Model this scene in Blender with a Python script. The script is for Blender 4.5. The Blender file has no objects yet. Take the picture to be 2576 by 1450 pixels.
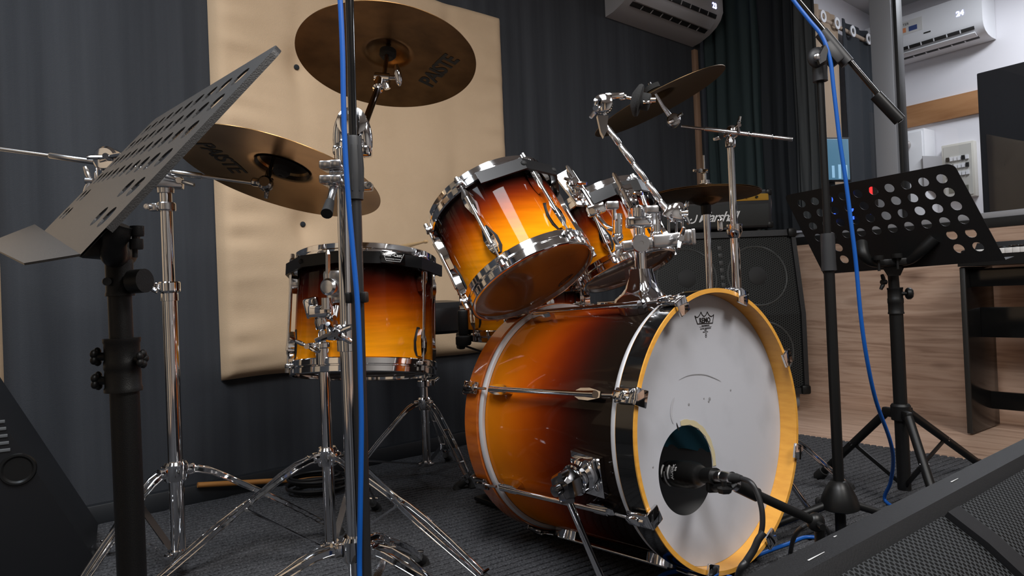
import bpy, bmesh, math, random
from mathutils import Vector as V, Matrix
from mathutils import noise as mnoise
random.seed(7)
PI = math.pi
sc = bpy.context.scene
COL = sc.collection
# ------------------------------------------------------------------ camera
FPX, CX, CY = 1717.0, 1288.0, 725.0
ROLL, PIT, EYE = math.radians(2.4), math.radians(0.6), 0.618
ZO = V((0, 0, 0.018))
CAM = V((0, 0, EYE))
FW = V((0, math.cos(PIT), math.sin(PIT)))
U0 = V((0, -math.sin(PIT), math.cos(PIT)))
R0 = V((1, 0, 0))
RT = R0 * math.cos(ROLL) - U0 * math.sin(ROLL)
UP = U0 * math.cos(ROLL) + R0 * math.sin(ROLL)
cd = bpy.data.cameras.new('camera')
cd.sensor_width = 36.0
cd.lens = 36.0 * FPX / 2576.0
cd.clip_start = 0.02
cam = bpy.data.objects.new('camera', cd)
COL.objects.link(cam)
cam.matrix_world = Matrix(((RT.x, UP.x, -FW.x, 0), (RT.y, UP.y, -FW.y, 0), (RT.z, UP.z, -FW.z, EYE), (0, 0, 0, 1)))
sc.camera = cam


def ray(x, y):
    return FW + RT * ((x - CX) / FPX) - UP * ((y - CY) / FPX)


def W(x, y, d):                       # the point at distance d (along the optical axis) that the photo shows at (x, y)
    return CAM + ray(x, y) * d


def onplane(x, y, p, n):
    r = ray(x, y)
    return CAM + r * ((V(p) - CAM).dot(n) / r.dot(n))


def onfloor(x, y, z=0.0):
    return onplane(x, y, V((0, 0, z)), V((0, 0, 1)))


Z3 = V((0, 0, 1))


def proj(P):
    v = V(P) - CAM
    d = v.dot(FW)
    return (CX + FPX * v.dot(RT) / d, CY - FPX * v.dot(UP) / d)


# walls: measured in plan
NB = V((0.85, -1.0, 0)).normalized()          # inward normal of the back wall
DB = V((1.0, 0.85, 0)).normalized()           # along the back wall
PB = V((0, 3.040, 0))
NR = V((-1.364, -1.0, 0)).normalized()        # inward normal of the window wall
DR = V((1.0, -1.364, 0)).normalized()
PR = V((1.2133, 4.0716, 0))


def onback(x, y, off=0.0):
    return onplane(x, y, PB + NB * off, NB)


def onright(x, y, off=0.0):
    return onplane(x, y, PR + NR * off, NR)


# ------------------------------------------------------------------ materials
def mat(name, col, rough=0.5, metal=0.0, coat=0.0, emit=None, es=0.0, spec=None, trans=None, bump=None, mott=None, aniso=None):
    m = bpy.data.materials.new(name)
    m.use_nodes = True
    nt = m.node_tree
    b = nt.nodes['Principled BSDF']
    b.inputs['Base Color'].default_value = (*col, 1)
    b.inputs['Roughness'].default_value = rough
    b.inputs['Metallic'].default_value = metal
    b.inputs['Coat Weight'].default_value = coat
    b.inputs['Coat Roughness'].default_value = 0.04
    if spec is not None:
        b.inputs['Specular IOR Level'].default_value = spec
    if trans is not None:
        b.inputs['Transmission Weight'].default_value = trans
    if emit:
        b.inputs['Emission Color'].default_value = (*emit, 1)
        b.inputs['Emission Strength'].default_value = es
    tc = nt.nodes.new('ShaderNodeTexCoord')
    if bump:                               # (scale, strength, distance)
        n = nt.nodes.new('ShaderNodeTexNoise')
        n.inputs['Scale'].default_value = bump[0]
        n.inputs['Detail'].default_value = 4
        bp = nt.nodes.new('ShaderNodeBump')
        bp.inputs['Strength'].default_value = bump[1]
        bp.inputs['Distance'].default_value = bump[2]
        nt.links.new(tc.outputs['Object'], n.inputs['Vector'])
        nt.links.new(n.outputs['Fac'], bp.inputs['Height'])
        nt.links.new(bp.outputs['Normal'], b.inputs['Normal'])
    if mott:                               # (scale vec, colour 2, low, high)
        mp = nt.nodes.new('ShaderNodeMapping')
        mp.inputs['Scale'].default_value = mott[0]
        n = nt.nodes.new('ShaderNodeTexNoise')
        n.inputs['Scale'].default_value = 1.0
        n.inputs['Detail'].default_value = 6
        rp = nt.nodes.new('ShaderNodeValToRGB')
        rp.color_ramp.elements[0].position = mott[2]
        rp.color_ramp.elements[0].color = (*col, 1)
        rp.color_ramp.elements[1].position = mott[3]
        rp.color_ramp.elements[1].color = (*mott[1], 1)
        nt.links.new(tc.outputs['Object'], mp.inputs['Vector'])
        nt.links.new(mp.outputs['Vector'], n.inputs['Vector'])
        nt.links.new(n.outputs['Fac'], rp.inputs['Fac'])
        nt.links.new(rp.outputs['Color'], b.inputs['Base Color'])
    return m


CHROME = mat('chrome', (0.80, 0.80, 0.81), 0.07, 1.0, mott=((6, 6, 6), (0.62, 0.62, 0.64), 0.45, 0.75))
SATIN = mat('satin_chrome', (0.62, 0.62, 0.63), 0.22, 1.0)
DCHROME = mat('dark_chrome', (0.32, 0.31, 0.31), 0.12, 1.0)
STEEL = mat('steel_rim', (0.62, 0.62, 0.64), 0.5, 0.35)
BLACKM = mat('black_powder_coat', (0.006, 0.006, 0.006), 0.42, spec=0.28, bump=(900, 0.25, 0.001))
GREYM = mat('charcoal_powder_coat', (0.022, 0.021, 0.021), 0.42, bump=(900, 0.3, 0.001))
BLACKP = mat('black_plastic', (0.007, 0.007, 0.007), 0.38, spec=0.3)
BLACKG = mat('black_gloss', (0.006, 0.006, 0.006), 0.12, coat=0.6)
RUBBER = mat('rubber', (0.010, 0.010, 0.010), 0.7)
FELT = mat('felt', (0.02, 0.02, 0.02), 0.95, bump=(300, 0.6, 0.002))
AMBER = mat('amber_lacquer', (0.74, 0.36, 0.055), 0.35, coat=0.3, mott=((20, 20, 90), (0.64, 0.29, 0.04), 0.4, 0.7))
AMBERDARK = mat('amber_dark_lacquer', (0.42, 0.10, 0.008), 0.25, coat=1.0)
BURNT = mat('burnt_orange_lacquer', (0.50, 0.115, 0.006), 0.25, coat=1.0, mott=((14, 14, 60), (0.36, 0.07, 0.004), 0.4, 0.75))
HEADW = mat('coated_white_head', (0.60, 0.61, 0.66), 0.62, mott=((9, 9, 9), (0.50, 0.51, 0.55), 0.50, 0.78), bump=(700, 0.15, 0.0006))
_nt = HEADW.node_tree
_out = [n for n in _nt.nodes if n.type == 'OUTPUT_MATERIAL'][0]
_mx = _nt.nodes.new('ShaderNodeMixShader')
_tl = _nt.nodes.new('ShaderNodeBsdfTranslucent')
_tl.inputs['Color'].default_value = (0.55, 0.62, 0.72, 1)
_mx.inputs[0].default_value = 0.22
_nt.links.new(_nt.nodes['Principled BSDF'].outputs[0], _mx.inputs[1])
_nt.links.new(_tl.outputs[0], _mx.inputs[2])
_nt.links.new(_mx.outputs[0], _out.inputs['Surface'])
SMUDGE = mat('grey_smudge', (0.24, 0.24, 0.25), 0.8)
INK = mat('black_ink', (0.006, 0.006, 0.006), 0.5)
TAPE = mat('yellowed_tape', (0.52, 0.45, 0.28), 0.6)
WHITEP = mat('white_plastic', (0.72, 0.73, 0.75), 0.35)
AGEDP = mat('grey_white_plastic', (0.40, 0.39, 0.40), 0.4)
DARKP = mat('dark_vent', (0.01, 0.01, 0.01), 0.6)
WHITEPRINT = mat('white_print', (0.8, 0.8, 0.8), 0.5)
BLUE = mat('blue_cable_jacket', (0.004, 0.085, 0.37), 0.38)
BLKCABLE = mat('black_cable_jacket', (0.014, 0.014, 0.015), 0.42)
STICK = mat('hickory', (0.58, 0.38, 0.19), 0.45)
PINE = mat('orange_pine', (0.55, 0.24, 0.06), 0.5, mott=((3, 3, 60), (0.40, 0.16, 0.04), 0.35, 0.7))
GOLD = mat('gold_panel', (0.60, 0.34, 0.05), 0.35, 0.6)
TOLEX = mat('black_tolex', (0.010, 0.010, 0.011), 0.5, bump=(350, 0.5, 0.002))
LEATHER = mat('black_vinyl', (0.016, 0.016, 0.017), 0.36, bump=(120, 0.15, 0.002))
BRONZE = mat('dark_bronze', (0.20, 0.105, 0.040), 0.36, 1.0, mott=((14, 14, 14), (0.11, 0.056, 0.020), 0.40, 0.70))
BRONZE2 = mat('bright_bronze', (0.55, 0.32, 0.13), 0.27, 1.0, mott=((10, 10, 10), (0.38, 0.20, 0.07), 0.42, 0.75))
GREENBLK = mat('dark_teal_curtain_cloth', (0.022, 0.040, 0.043), 0.85, bump=(500, 0.2, 0.001))
BLACKCL = mat('black_curtain_cloth', (0.014, 0.018, 0.023), 0.9)
GREYCL = mat('grey_curtain_cloth', (0.055, 0.062, 0.066), 0.85)
TANCL = mat('tan_curtain_cloth', (0.30, 0.22, 0.15), 0.85)
ALU = mat('grey_aluminium', (0.20, 0.21, 0.23), 0.42, 0.3)
ALULIGHT = mat('light_aluminium_sill', (0.42, 0.43, 0.46), 0.4, 0.2)
FRAMEB = mat('black_window_gasket', (0.012, 0.012, 0.012), 0.5)
WHITEWALL = mat('white_paint', (0.74, 0.73, 0.76), 0.7)
LILAC = mat('pale_drum_logo', (0.30, 0.26, 0.22), 0.5)
SCREEN = mat('lit_screen', (0.02, 0.03, 0.04), 0.2, emit=(0.10, 0.24, 0.36), es=0.55)
LEDBLUE = mat('blue_led', (0.0, 0.02, 0.3), 0.4, emit=(0.03, 0.10, 1.0), es=2.2)
LEDRED = mat('red_led', (0.3, 0.0, 0.0), 0.4, emit=(1.0, 0.02, 0.02), es=2.0)
LEDWHITE = mat('display_digits', (0.5, 0.5, 0.8), 0.4, emit=(0.45, 0.5, 1.0), es=4.0)
LEDHALO = mat('display_digits_blue', (0.0, 0.0, 0.5), 0.4, emit=(0.10, 0.13, 1.0), es=5.0)
GREEN = mat('green_print', (0.10, 0.30, 0.03), 0.5)
ORANGEP = mat('orange_print', (0.7, 0.25, 0.10), 0.5)
BLUEP = mat('navy_print', (0.03, 0.06, 0.20), 0.5)
PAPER = mat('sticker_paper', (0.62, 0.62, 0.60), 0.5)
IVORY = mat('piano_key_white', (0.75, 0.74, 0.72), 0.3)
TEAL = mat('teal_blanket', (0.10, 0.34, 0.44), 0.9)
CLEAR = mat('clear_drum_head', (0.17, 0.075, 0.028), 0.16, coat=0.5)
CLEAR2 = mat('clear_drum_head_cool', (0.12, 0.075, 0.045), 0.16, coat=0.5)


def sunburst(name, stops, grain=(40, 4, 40)):
    m = bpy.data.materials.new(name)
    m.use_nodes = True
    nt = m.node_tree
    b = nt.nodes['Principled BSDF']
    b.inputs['Roughness'].default_value = 0.4
    b.inputs['Specular IOR Level'].default_value = 0.0
    b.inputs['Coat Weight'].default_value = 0.28
    b.inputs['Coat Roughness'].default_value = 0.03
    at = nt.nodes.new('ShaderNodeAttribute')
    at.attribute_name = 'along'
    no = nt.nodes.new('ShaderNodeTexNoise')
    no.inputs['Scale'].default_value = 7
    no.inputs['Detail'].default_value = 5
    tc = nt.nodes.new('ShaderNodeTexCoord')
    nt.links.new(tc.outputs['Object'], no.inputs['Vector'])
    ma = nt.nodes.new('ShaderNodeMath')
    ma.operation = 'MULTIPLY_ADD'
    nt.links.new(no.outputs['Fac'], ma.inputs[0])
    ma.inputs[1].default_value = 0.10
    nt.links.new(at.outputs['Fac'], ma.inputs[2])
    rp = nt.nodes.new('ShaderNodeValToRGB')
    cr = rp.color_ramp
    cr.interpolation = 'B_SPLINE'
    while len(cr.elements) < len(stops):
        cr.elements.new(0.5)
    for e, (p, c) in zip(cr.elements, stops):
        e.position = p
        e.color = (*c, 1)
    nt.links.new(ma.outputs[0], rp.inputs['Fac'])
    # flame figure of the veneer
    wv = nt.nodes.new('ShaderNodeTexNoise')
    wv.inputs['Scale'].default_value = 1.0
    wv.inputs['Detail'].default_value = 3
    mp = nt.nodes.new('ShaderNodeMapping')
    mp.inputs['Scale'].default_value = grain
    nt.links.new(tc.outputs['Object'], mp.inputs['Vector'])
    nt.links.new(mp.outputs['Vector'], wv.inputs['Vector'])
    r2 = nt.nodes.new('ShaderNodeValToRGB')
    r2.color_ramp.elements[0].position = 0.3
    r2.color_ramp.elements[0].color = (0.72, 0.70, 0.66, 1)
    r2.color_ramp.elements[1].position = 0.65
    r2.color_ramp.elements[1].color = (1.05, 1.05, 1.05, 1)
    nt.links.new(wv.outputs['Fac'], r2.inputs['Fac'])
    mx = nt.nodes.new('ShaderNodeMix')
    mx.data_type = 'RGBA'
    mx.blend_type = 'MULTIPLY'
    mx.inputs['Factor'].default_value = 0.8
    nt.links.new(rp.outputs['Color'], mx.inputs['A'])
    nt.links.new(r2.outputs['Color'], mx.inputs['B'])
    nt.links.new(mx.outputs['Result'], b.inputs['Base Color'])
    return m


S_AMB, S_ORG, S_RED, S_BLK = (0.92, 0.34, 0.006), (0.80, 0.19, 0.003), (0.23, 0.017, 0.002), (0.012, 0.005, 0.004)
BURST = sunburst('sunburst_tom', [(0.0, (0.86, 0.27, 0.005)), (0.22, S_AMB), (0.42, S_ORG), (0.63, S_RED), (0.84, S_BLK), (1.0, S_BLK)], grain=(6, 6, 70))
BURSTB = sunburst('sunburst_bass', [(0.0, (0.64, 0.19, 0.006)), (0.16, (0.64, 0.18, 0.006)), (0.36, (0.56, 0.10, 0.004)), (0.54, (0.17, 0.014, 0.002)), (0.76, S_BLK), (1.0, (0.010, 0.007, 0.005))], grain=(5, 5, 5))


def fabric_wall():
    m = bpy.data.materials.new('dark_fabric_wall')
    m.use_nodes = True
    nt = m.node_tree
    b = nt.nodes['Principled BSDF']
    b.inputs['Roughness'].default_value = 0.9
    b.inputs['Specular IOR Level'].default_value = 0.25
    tc = nt.nodes.new('ShaderNodeTexCoord')
    mp = nt.nodes.new('ShaderNodeMapping')
    mp.inputs['Scale'].default_value = (16, 16, 0.5)
    n = nt.nodes.new('ShaderNodeTexNoise')
    n.inputs['Scale'].default_value = 1
    n.inputs['Detail'].default_value = 6
    rp = nt.nodes.new('ShaderNodeValToRGB')
    rp.color_ramp.elements[0].position = 0.35
    rp.color_ramp.elements[0].color = (0.034, 0.037, 0.043, 1)
    rp.color_ramp.elements[1].position = 0.72
    rp.color_ramp.elements[1].color = (0.054, 0.058, 0.066, 1)
    nt.links.new(tc.outputs['Object'], mp.inputs['Vector'])
    nt.links.new(mp.outputs['Vector'], n.inputs['Vector'])
    nt.links.new(n.outputs['Fac'], rp.inputs['Fac'])
    nt.links.new(rp.outputs['Color'], b.inputs['Base Color'])
    f = nt.nodes.new('ShaderNodeTexNoise')
    f.inputs['Scale'].default_value = 450
    bp = nt.nodes.new('ShaderNodeBump')
    bp.inputs['Strength'].default_value = 0.4
    bp.inputs['Distance'].default_value = 0.002
    nt.links.new(tc.outputs['Object'], f.inputs['Vector'])
    nt.links.new(f.outputs['Fac'], bp.inputs['Height'])
    nt.links.new(bp.outputs['Normal'], b.inputs['Normal'])
    return m


FABRIC = fabric_wall()


def padded():
    m = mat('tan_padded_cloth', (0.60, 0.435, 0.28), 0.8, mott=((5, 5, 5), (0.55, 0.395, 0.25), 0.4, 0.7))
    nt = m.node_tree
    b = nt.nodes['Principled BSDF']
    tc = [n for n in nt.nodes if n.type == 'TEX_COORD'][0]
    f = nt.nodes.new('ShaderNodeTexNoise')
    f.inputs['Scale'].default_value = 380
    bp = nt.nodes.new('ShaderNodeBump')
    bp.inputs['Strength'].default_value = 0.35
    bp.inputs['Distance'].default_value = 0.002
    nt.links.new(tc.outputs['Object'], f.inputs['Vector'])
    nt.links.new(f.outputs['Fac'], bp.inputs['Height'])
    nt.links.new(bp.outputs['Normal'], b.inputs['Normal'])
    return m


TANPAD = padded()


def laminate(name, rot, c1, c2, c3):
    m = bpy.data.materials.new(name)
    m.use_nodes = True
    nt = m.node_tree
    b = nt.nodes['Principled BSDF']
    b.inputs['Roughness'].default_value = 0.42
    tc = nt.nodes.new('ShaderNodeTexCoord')
    r = nt.nodes.new('ShaderNodeMapping')
    r.inputs['Rotation'].default_value = (0, 0, rot)
    nt.links.new(tc.outputs['Object'], r.inputs['Vector'])
    mp = nt.nodes.new('ShaderNodeMapping')
    mp.inputs['Scale'].default_value = (1.6, 22, 22)
    nt.links.new(r.outputs['Vector'], mp.inputs['Vector'])
    n = nt.nodes.new('ShaderNodeTexNoise')
    n.inputs['Scale'].default_value = 1.4
    n.inputs['Detail'].default_value = 8
    n.inputs['Distortion'].default_value = 1.6
    nt.links.new(mp.outputs['Vector'], n.inputs['Vector'])
    rp = nt.nodes.new('ShaderNodeValToRGB')
    rp.color_ramp.elements.new(0.5)
    for e, p, c in zip(rp.color_ramp.elements, (0.28, 0.5, 0.75), (c1, c2, c3)):
        e.position = p
        e.color = (*c, 1)
    nt.links.new(n.outputs['Fac'], rp.inputs['Fac'])
    # knots
    vo = nt.nodes.new('ShaderNodeTexVoronoi')
    vo.inputs['Scale'].default_value = 1.0
    m2 = nt.nodes.new('ShaderNodeMapping')
    m2.inputs['Scale'].default_value = (2.2, 5.5, 5.5)
    nt.links.new(r.outputs['Vector'], m2.inputs['Vector'])
    nt.links.new(m2.outputs['Vector'], vo.inputs['Vector'])
    k = nt.nodes.new('ShaderNodeValToRGB')
    k.color_ramp.elements[0].position = 0.03
    k.color_ramp.elements[0].color = (0.35, 0.3, 0.28, 1)
    k.color_ramp.elements[1].position = 0.16
    k.color_ramp.elements[1].color = (1, 1, 1, 1)
    nt.links.new(vo.outputs['Distance'], k.inputs['Fac'])
    mx = nt.nodes.new('ShaderNodeMix')
    mx.data_type = 'RGBA'
    mx.blend_type = 'MULTIPLY'
    mx.inputs['Factor'].default_value = 0.75
    nt.links.new(rp.outputs['Color'], mx.inputs['A'])
    nt.links.new(k.outputs['Color'], mx.inputs['B'])
    nt.links.new(mx.outputs['Result'], b.inputs['Base Color'])
    return m


ROTR = math.atan2(1.364, 1.0)
LAMW = laminate('oak_laminate', ROTR, (0.34, 0.215, 0.152), (0.54, 0.368, 0.272), (0.66, 0.485, 0.375))


def carpet_mat():
    m = bpy.data.materials.new('ribbed_carpet')
    m.use_nodes = True
    nt = m.node_tree
    b = nt.nodes['Principled BSDF']
    b.inputs['Roughness'].default_value = 0.95
    b.inputs['Specular IOR Level'].default_value = 0.1
    tc = nt.nodes.new('ShaderNodeTexCoord')
    n = nt.nodes.new('ShaderNodeTexNoise')
    n.inputs['Scale'].default_value = 210
    n.inputs['Detail'].default_value = 5
    rp = nt.nodes.new('ShaderNodeValToRGB')
    rp.color_ramp.elements[0].position = 0.36
    rp.color_ramp.elements[0].color = (0.034, 0.034, 0.037, 1)
    rp.color_ramp.elements[1].position = 0.72
    rp.color_ramp.elements[1].color = (0.110, 0.112, 0.120, 1)
    nt.links.new(tc.outputs['Object'], n.inputs['Vector'])
    nt.links.new(n.outputs['Fac'], rp.inputs['Fac'])
    nt.links.new(rp.outputs['Color'], b.inputs['Base Color'])
    bp = nt.nodes.new('ShaderNodeBump')
    bp.inputs['Strength'].default_value = 0.8
    bp.inputs['Distance'].default_value = 0.004
    nt.links.new(n.outputs['Fac'], bp.inputs['Height'])
    nt.links.new(bp.outputs['Normal'], b.inputs['Normal'])
    return m


CARPET = carpet_mat()


def dots_mat(name, pitch, col, hole, rad, uvname='UVMap', stagger=True):
    """perforated sheet: a hexagonal pattern of dark holes laid out in the mesh's UV map (metres)"""
    m = bpy.data.materials.new(name)
    m.use_nodes = True
    nt = m.node_tree
    b = nt.nodes['Principled BSDF']
    b.inputs['Roughness'].default_value = 0.45
    b.inputs['Specular IOR Level'].default_value = 0.15
    uv = nt.nodes.new('ShaderNodeUVMap')
    uv.uv_map = uvname

    def lattice(ox, oy):
        mp = nt.nodes.new('ShaderNodeMapping')
        mp.inputs['Scale'].default_value = (1 / pitch[0], 1 / pitch[1], 1)
        mp.inputs['Location'].default_value = (ox, oy, 0)
        nt.links.new(uv.outputs['UV'], mp.inputs['Vector'])
        fr = nt.nodes.new('ShaderNodeVectorMath')
        fr.operation = 'FRACTION'
        nt.links.new(mp.outputs['Vector'], fr.inputs[0])
        sb = nt.nodes.new('ShaderNodeVectorMath')
        sb.operation = 'SUBTRACT'
        sb.inputs[1].default_value = (0.5, 0.5, 0)
        nt.links.new(fr.outputs['Vector'], sb.inputs[0])
        ml = nt.nodes.new('ShaderNodeVectorMath')
        ml.operation = 'MULTIPLY'
        ml.inputs[1].default_value = (pitch[0], pitch[1], 0)
        nt.links.new(sb.outputs['Vector'], ml.inputs[0])
        ln = nt.nodes.new('ShaderNodeVectorMath')
        ln.operation = 'LENGTH'
        nt.links.new(ml.outputs['Vector'], ln.inputs[0])
        return ln.outputs['Value']
    a = lattice(0, 0)
    c = lattice(0.5, 0.5)
    mn = nt.nodes.new('ShaderNodeMath')
    mn.operation = 'MINIMUM'
    nt.links.new(a, mn.inputs[0])
    nt.links.new(c, mn.inputs[1])
    rp = nt.nodes.new('ShaderNodeMapRange')
    rp.inputs['From Min'].default_value = rad * 0.85
    rp.inputs['From Max'].default_value = rad * 1.1
    nt.links.new(mn.outputs[0], rp.inputs['Value'])
    mx = nt.nodes.new('ShaderNodeMix')
    mx.data_type = 'RGBA'
    mx.inputs['A'].default_value = (*hole, 1)
    mx.inputs['B'].default_value = (*col, 1)
    nt.links.new(rp.outputs['Result'], mx.inputs['Factor'])
    nt.links.new(mx.outputs['Result'], b.inputs['Base Color'])
    bp = nt.nodes.new('ShaderNodeBump')
    bp.inputs['Strength'].default_value = 0.5
    bp.inputs['Distance'].default_value = 0.001
    nt.links.new(rp.outputs['Result'], bp.inputs['Height'])
    nt.links.new(bp.outputs['Normal'], b.inputs['Normal'])
    return m


GRILLE = dots_mat('perforated_grille', (0.0105, 0.0076), (0.030, 0.032, 0.034), (0.0008, 0.0008, 0.0008), 0.0026)
CABGRILLE = dots_mat('cab_grille', (0.020, 0.0115), (0.034, 0.036, 0.035), (0.006, 0.006, 0.006), 0.0042)


def glass_mat():
    m = bpy.data.materials.new('window_glass')
    m.use_nodes = True
    nt = m.node_tree
    for n in list(nt.nodes):
        if n.type != 'OUTPUT_MATERIAL':
            nt.nodes.remove(n)
    out = nt.nodes['Material Output']
    tr = nt.nodes.new('ShaderNodeBsdfTransparent')
    tr.inputs['Color'].default_value = (0.90, 0.92, 0.94, 1)
    gl = nt.nodes.new('ShaderNodeBsdfGlossy')
    gl.inputs['Roughness'].default_value = 0.0
    fr = nt.nodes.new('ShaderNodeFresnel')
    fr.inputs['IOR'].default_value = 1.6
    mx = nt.nodes.new('ShaderNodeMixShader')
    nt.links.new(fr.outputs[0], mx.inputs[0])
    nt.links.new(tr.outputs[0], mx.inputs[1])
    nt.links.new(gl.outputs[0], mx.inputs[2])
    nt.links.new(mx.outputs[0], out.inputs['Surface'])
    return m


GLASS = glass_mat()


# ------------------------------------------------------------------ mesh builder
def frame(n):
    n = n.normalized()
    a = Z3 if abs(n.z) < 0.95 else V((0, 1, 0))
    v = (a - n * a.dot(n)).normalized()       # "up" in the plane
    return v, v.cross(n), n                   # up, right (seen from the front), normal


class MB:
    def __init__(s):
        s.v, s.f, s.uv = [], [], {}

    def add(s, vs, fs):
        b = len(s.v)
        s.v += [V(x) for x in vs]
        s.f += [tuple(b + i for i in f) for f in fs]
        return b

    def tube(s, pts, r, seg=12, cap=True):
        pts = [V(p) for p in pts]
        n = len(pts)
        rr = list(r) if isinstance(r, (list, tuple)) else [r] * n
        t0 = (pts[1] - pts[0]).normalized()
        a = t0.orthogonal().normalized()
        vs, prev = [], t0
        for i, p in enumerate(pts):
            t = ((pts[min(i + 1, n - 1)] - p).normalized() + (p - pts[max(i - 1, 0)]).normalized())
            t = t.normalized() if t.length > 1e-9 else prev
            q = prev.rotation_difference(t)
            a = (q @ a)
            a = (a - t * a.dot(t)).normalized()
            prev = t
            b = t.cross(a)
            for k in range(seg):
                an = 2 * PI * k / seg
                vs.append(p + (a * math.cos(an) + b * math.sin(an)) * rr[i])
        fs = []
        for i in range(n - 1):
            for k in range(seg):
                k2 = (k + 1) % seg
                fs.append((i * seg + k, i * seg + k2, (i + 1) * seg + k2, (i + 1) * seg + k))
        if cap:
            fs.append(tuple(range(seg))[::-1])
            fs.append(tuple((n - 1) * seg + k for k in range(seg)))
        s.add(vs, fs)
        return s

    def lathe(s, c, axis, prof, seg=64, closed=False, arc=None, t0=0.0):
        up, rt, n = frame(V(axis))
        c = V(c)
        full = arc is None
        m = seg if full else seg + 1
        vs, fs = [], []
        idx = []
        for (r, h) in prof:
            if r < 1e-6:
                idx.append([len(vs)] * m)
                vs.append(c + n * h)
            else:
                row = []
                for k in range(m):
                    an = (2 * PI * k / seg) if full else arc[0] + (arc[1] - arc[0]) * k / seg
                    an += t0
                    row.append(len(vs))
                    vs.append(c + n * h + (up * math.cos(an) + rt * math.sin(an)) * r)
                idx.append(row)
        L = len(prof)
        for i in range(L if closed else L - 1):
            a, b = idx[i], idx[(i + 1) % L]
            for k in range(seg):
                k2 = (k + 1) % m if full else k + 1
                f = [a[k], a[k2], b[k2], b[k]]
                g = []
                for x in f:
                    if x not in g:
                        g.append(x)
                if len(g) > 2:
                    fs.append(tuple(g))
        if not full and closed:
            fs.append(tuple(r[0] for r in idx))
            fs.append(tuple(r[-1] for r in idx)[::-1])
        s.add(vs, fs)
        return s

    def box(s, c, size, ax=None, bev=0.0, seg=2):
        bm = bmesh.new()
        bmesh.ops.create_cube(bm, size=1.0)
        for v in bm.verts:
            v.co = V((v.co.x * size[0], v.co.y * size[1], v.co.z * size[2]))
        if bev > 0:
            bmesh.ops.bevel(bm, geom=list(bm.edges), offset=min(bev, min(size) * 0.49), segments=seg, affect='EDGES', profile=0.5)
        ax = ax or (V((1, 0, 0)), V((0, 1, 0)), Z3)
        c = V(c)
        bm.verts.index_update()
        s.add([c + ax[0] * v.co.x + ax[1] * v.co.y + ax[2] * v.co.z for v in bm.verts], [tuple(v.index for v in f.verts) for f in bm.faces])
        bm.free()
        return s

    def bar(s, p0, p1, w, h, up=Z3, bev=0.0):
        p0, p1 = V(p0), V(p1)
        t = (p1 - p0)
        L = t.length
        t.normalize()
        sd = t.cross(V(up))
        sd = sd.normalized() if sd.length > 1e-6 else t.orthogonal().normalized()
        u = sd.cross(t)
        return s.box((p0 + p1) / 2, (L, w, h), (t, sd, u), bev)

    def sweep(s, pts, ws, h, up=Z3, off=None):
        """flat bar with a rectangular section along a path; off: sideways offsets"""
        pts = [V(p) for p in pts]
        n = len(pts)
        w = ws if isinstance(ws, (list, tuple)) else [ws] * n
        vs = []
        for i, p in enumerate(pts):
            t = (pts[min(i + 1, n - 1)] - pts[max(i - 1, 0)]).normalized()
            sd = t.cross(V(up))
            sd = sd.normalized() if sd.length > 1e-6 else t.orthogonal().normalized()
            u = sd.cross(t)
            q = p + sd * (off[i] if off else 0)
            vs += [q - sd * w[i] / 2 - u * h / 2, q + sd * w[i] / 2 - u * h / 2, q + sd * w[i] / 2 + u * h / 2, q - sd * w[i] / 2 + u * h / 2]
        fs = []
        for i in range(n - 1):
            for k in range(4):
                k2 = (k + 1) % 4
                fs.append((i * 4 + k, i * 4 + k2, i * 4 + 4 + k2, i * 4 + 4 + k))
        fs += [(3, 2, 1, 0), tuple((n - 1) * 4 + k for k in range(4))]
        s.add(vs, fs)
        return s

    def prism(s, poly, o, u, v, w, depth):
        """2-D outline poly in the (u, v) plane at o, extruded by depth along w (centred)"""
        o, u, v, w = V(o), V(u), V(v), V(w)
        n = len(poly)
        a = [o + u * x + v * y - w * depth / 2 for x, y in poly]
        b = [o + u * x + v * y + w * depth / 2 for x, y in poly]
        fs = [tuple(range(n))[::-1], tuple(range(n, 2 * n))]
        fs += [(k, (k + 1) % n, n + (k + 1) % n, n + k) for k in range(n)]
        s.add(a + b, fs)
        return s

    def ball(s, c, r, axis=Z3, sq=1.0, seg=20):
        prof = [(r * math.sin(PI * i / 10), -r * sq * math.cos(PI * i / 10)) for i in range(11)]
        prof[0] = (0, -r * sq)
        prof[-1] = (0, r * sq)
        return s.lathe(c, axis, prof, seg)

    def grid(s, fn, nu, nv, uvfn=None):
        b = len(s.v)
        for j in range(nv + 1):
            for i in range(nu + 1):
                s.v.append(V(fn(i / nu, j / nv)))
                if uvfn:
                    s.uv[len(s.v) - 1] = uvfn(i / nu, j / nv)
        for j in range(nv):
            for i in range(nu):
                a = b + j * (nu + 1) + i
                s.f.append((a, a + 1, a + nu + 2, a + nu + 1))
        return s

    def build(s, name, m, parent=None, sharp=35, attr=None, mats=None, fmat=None):
        me = bpy.data.meshes.new(name)
        base = V((0, 0, 0))
        if parent is not None:
            base = ORIG[parent.name]
        me.from_pydata([v - base for v in s.v], [], s.f)
        me.update()
        bm = bmesh.new()
        bm.from_mesh(me)
        bmesh.ops.recalc_face_normals(bm, faces=bm.faces)
        bm.to_mesh(me)
        bm.free()
        me.shade_smooth()
        me.set_sharp_from_angle(angle=math.radians(sharp))
        me.materials.append(m)
        if attr:
            at = me.attributes.new('along', 'FLOAT', 'POINT')
            for i, v in enumerate(s.v):
                at.data[i].value = attr(v)
        if s.uv:
            ul = me.uv_layers.new(name='UVMap')
            for lp in me.loops:
                ul.data[lp.index].uv = s.uv.get(lp.vertex_index, (0, 0))
        o = bpy.data.objects.new(name, me)
        COL.objects.link(o)
        ORIG[o.name] = base
        if parent is not None:
            o.parent = parent
        return o


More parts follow.
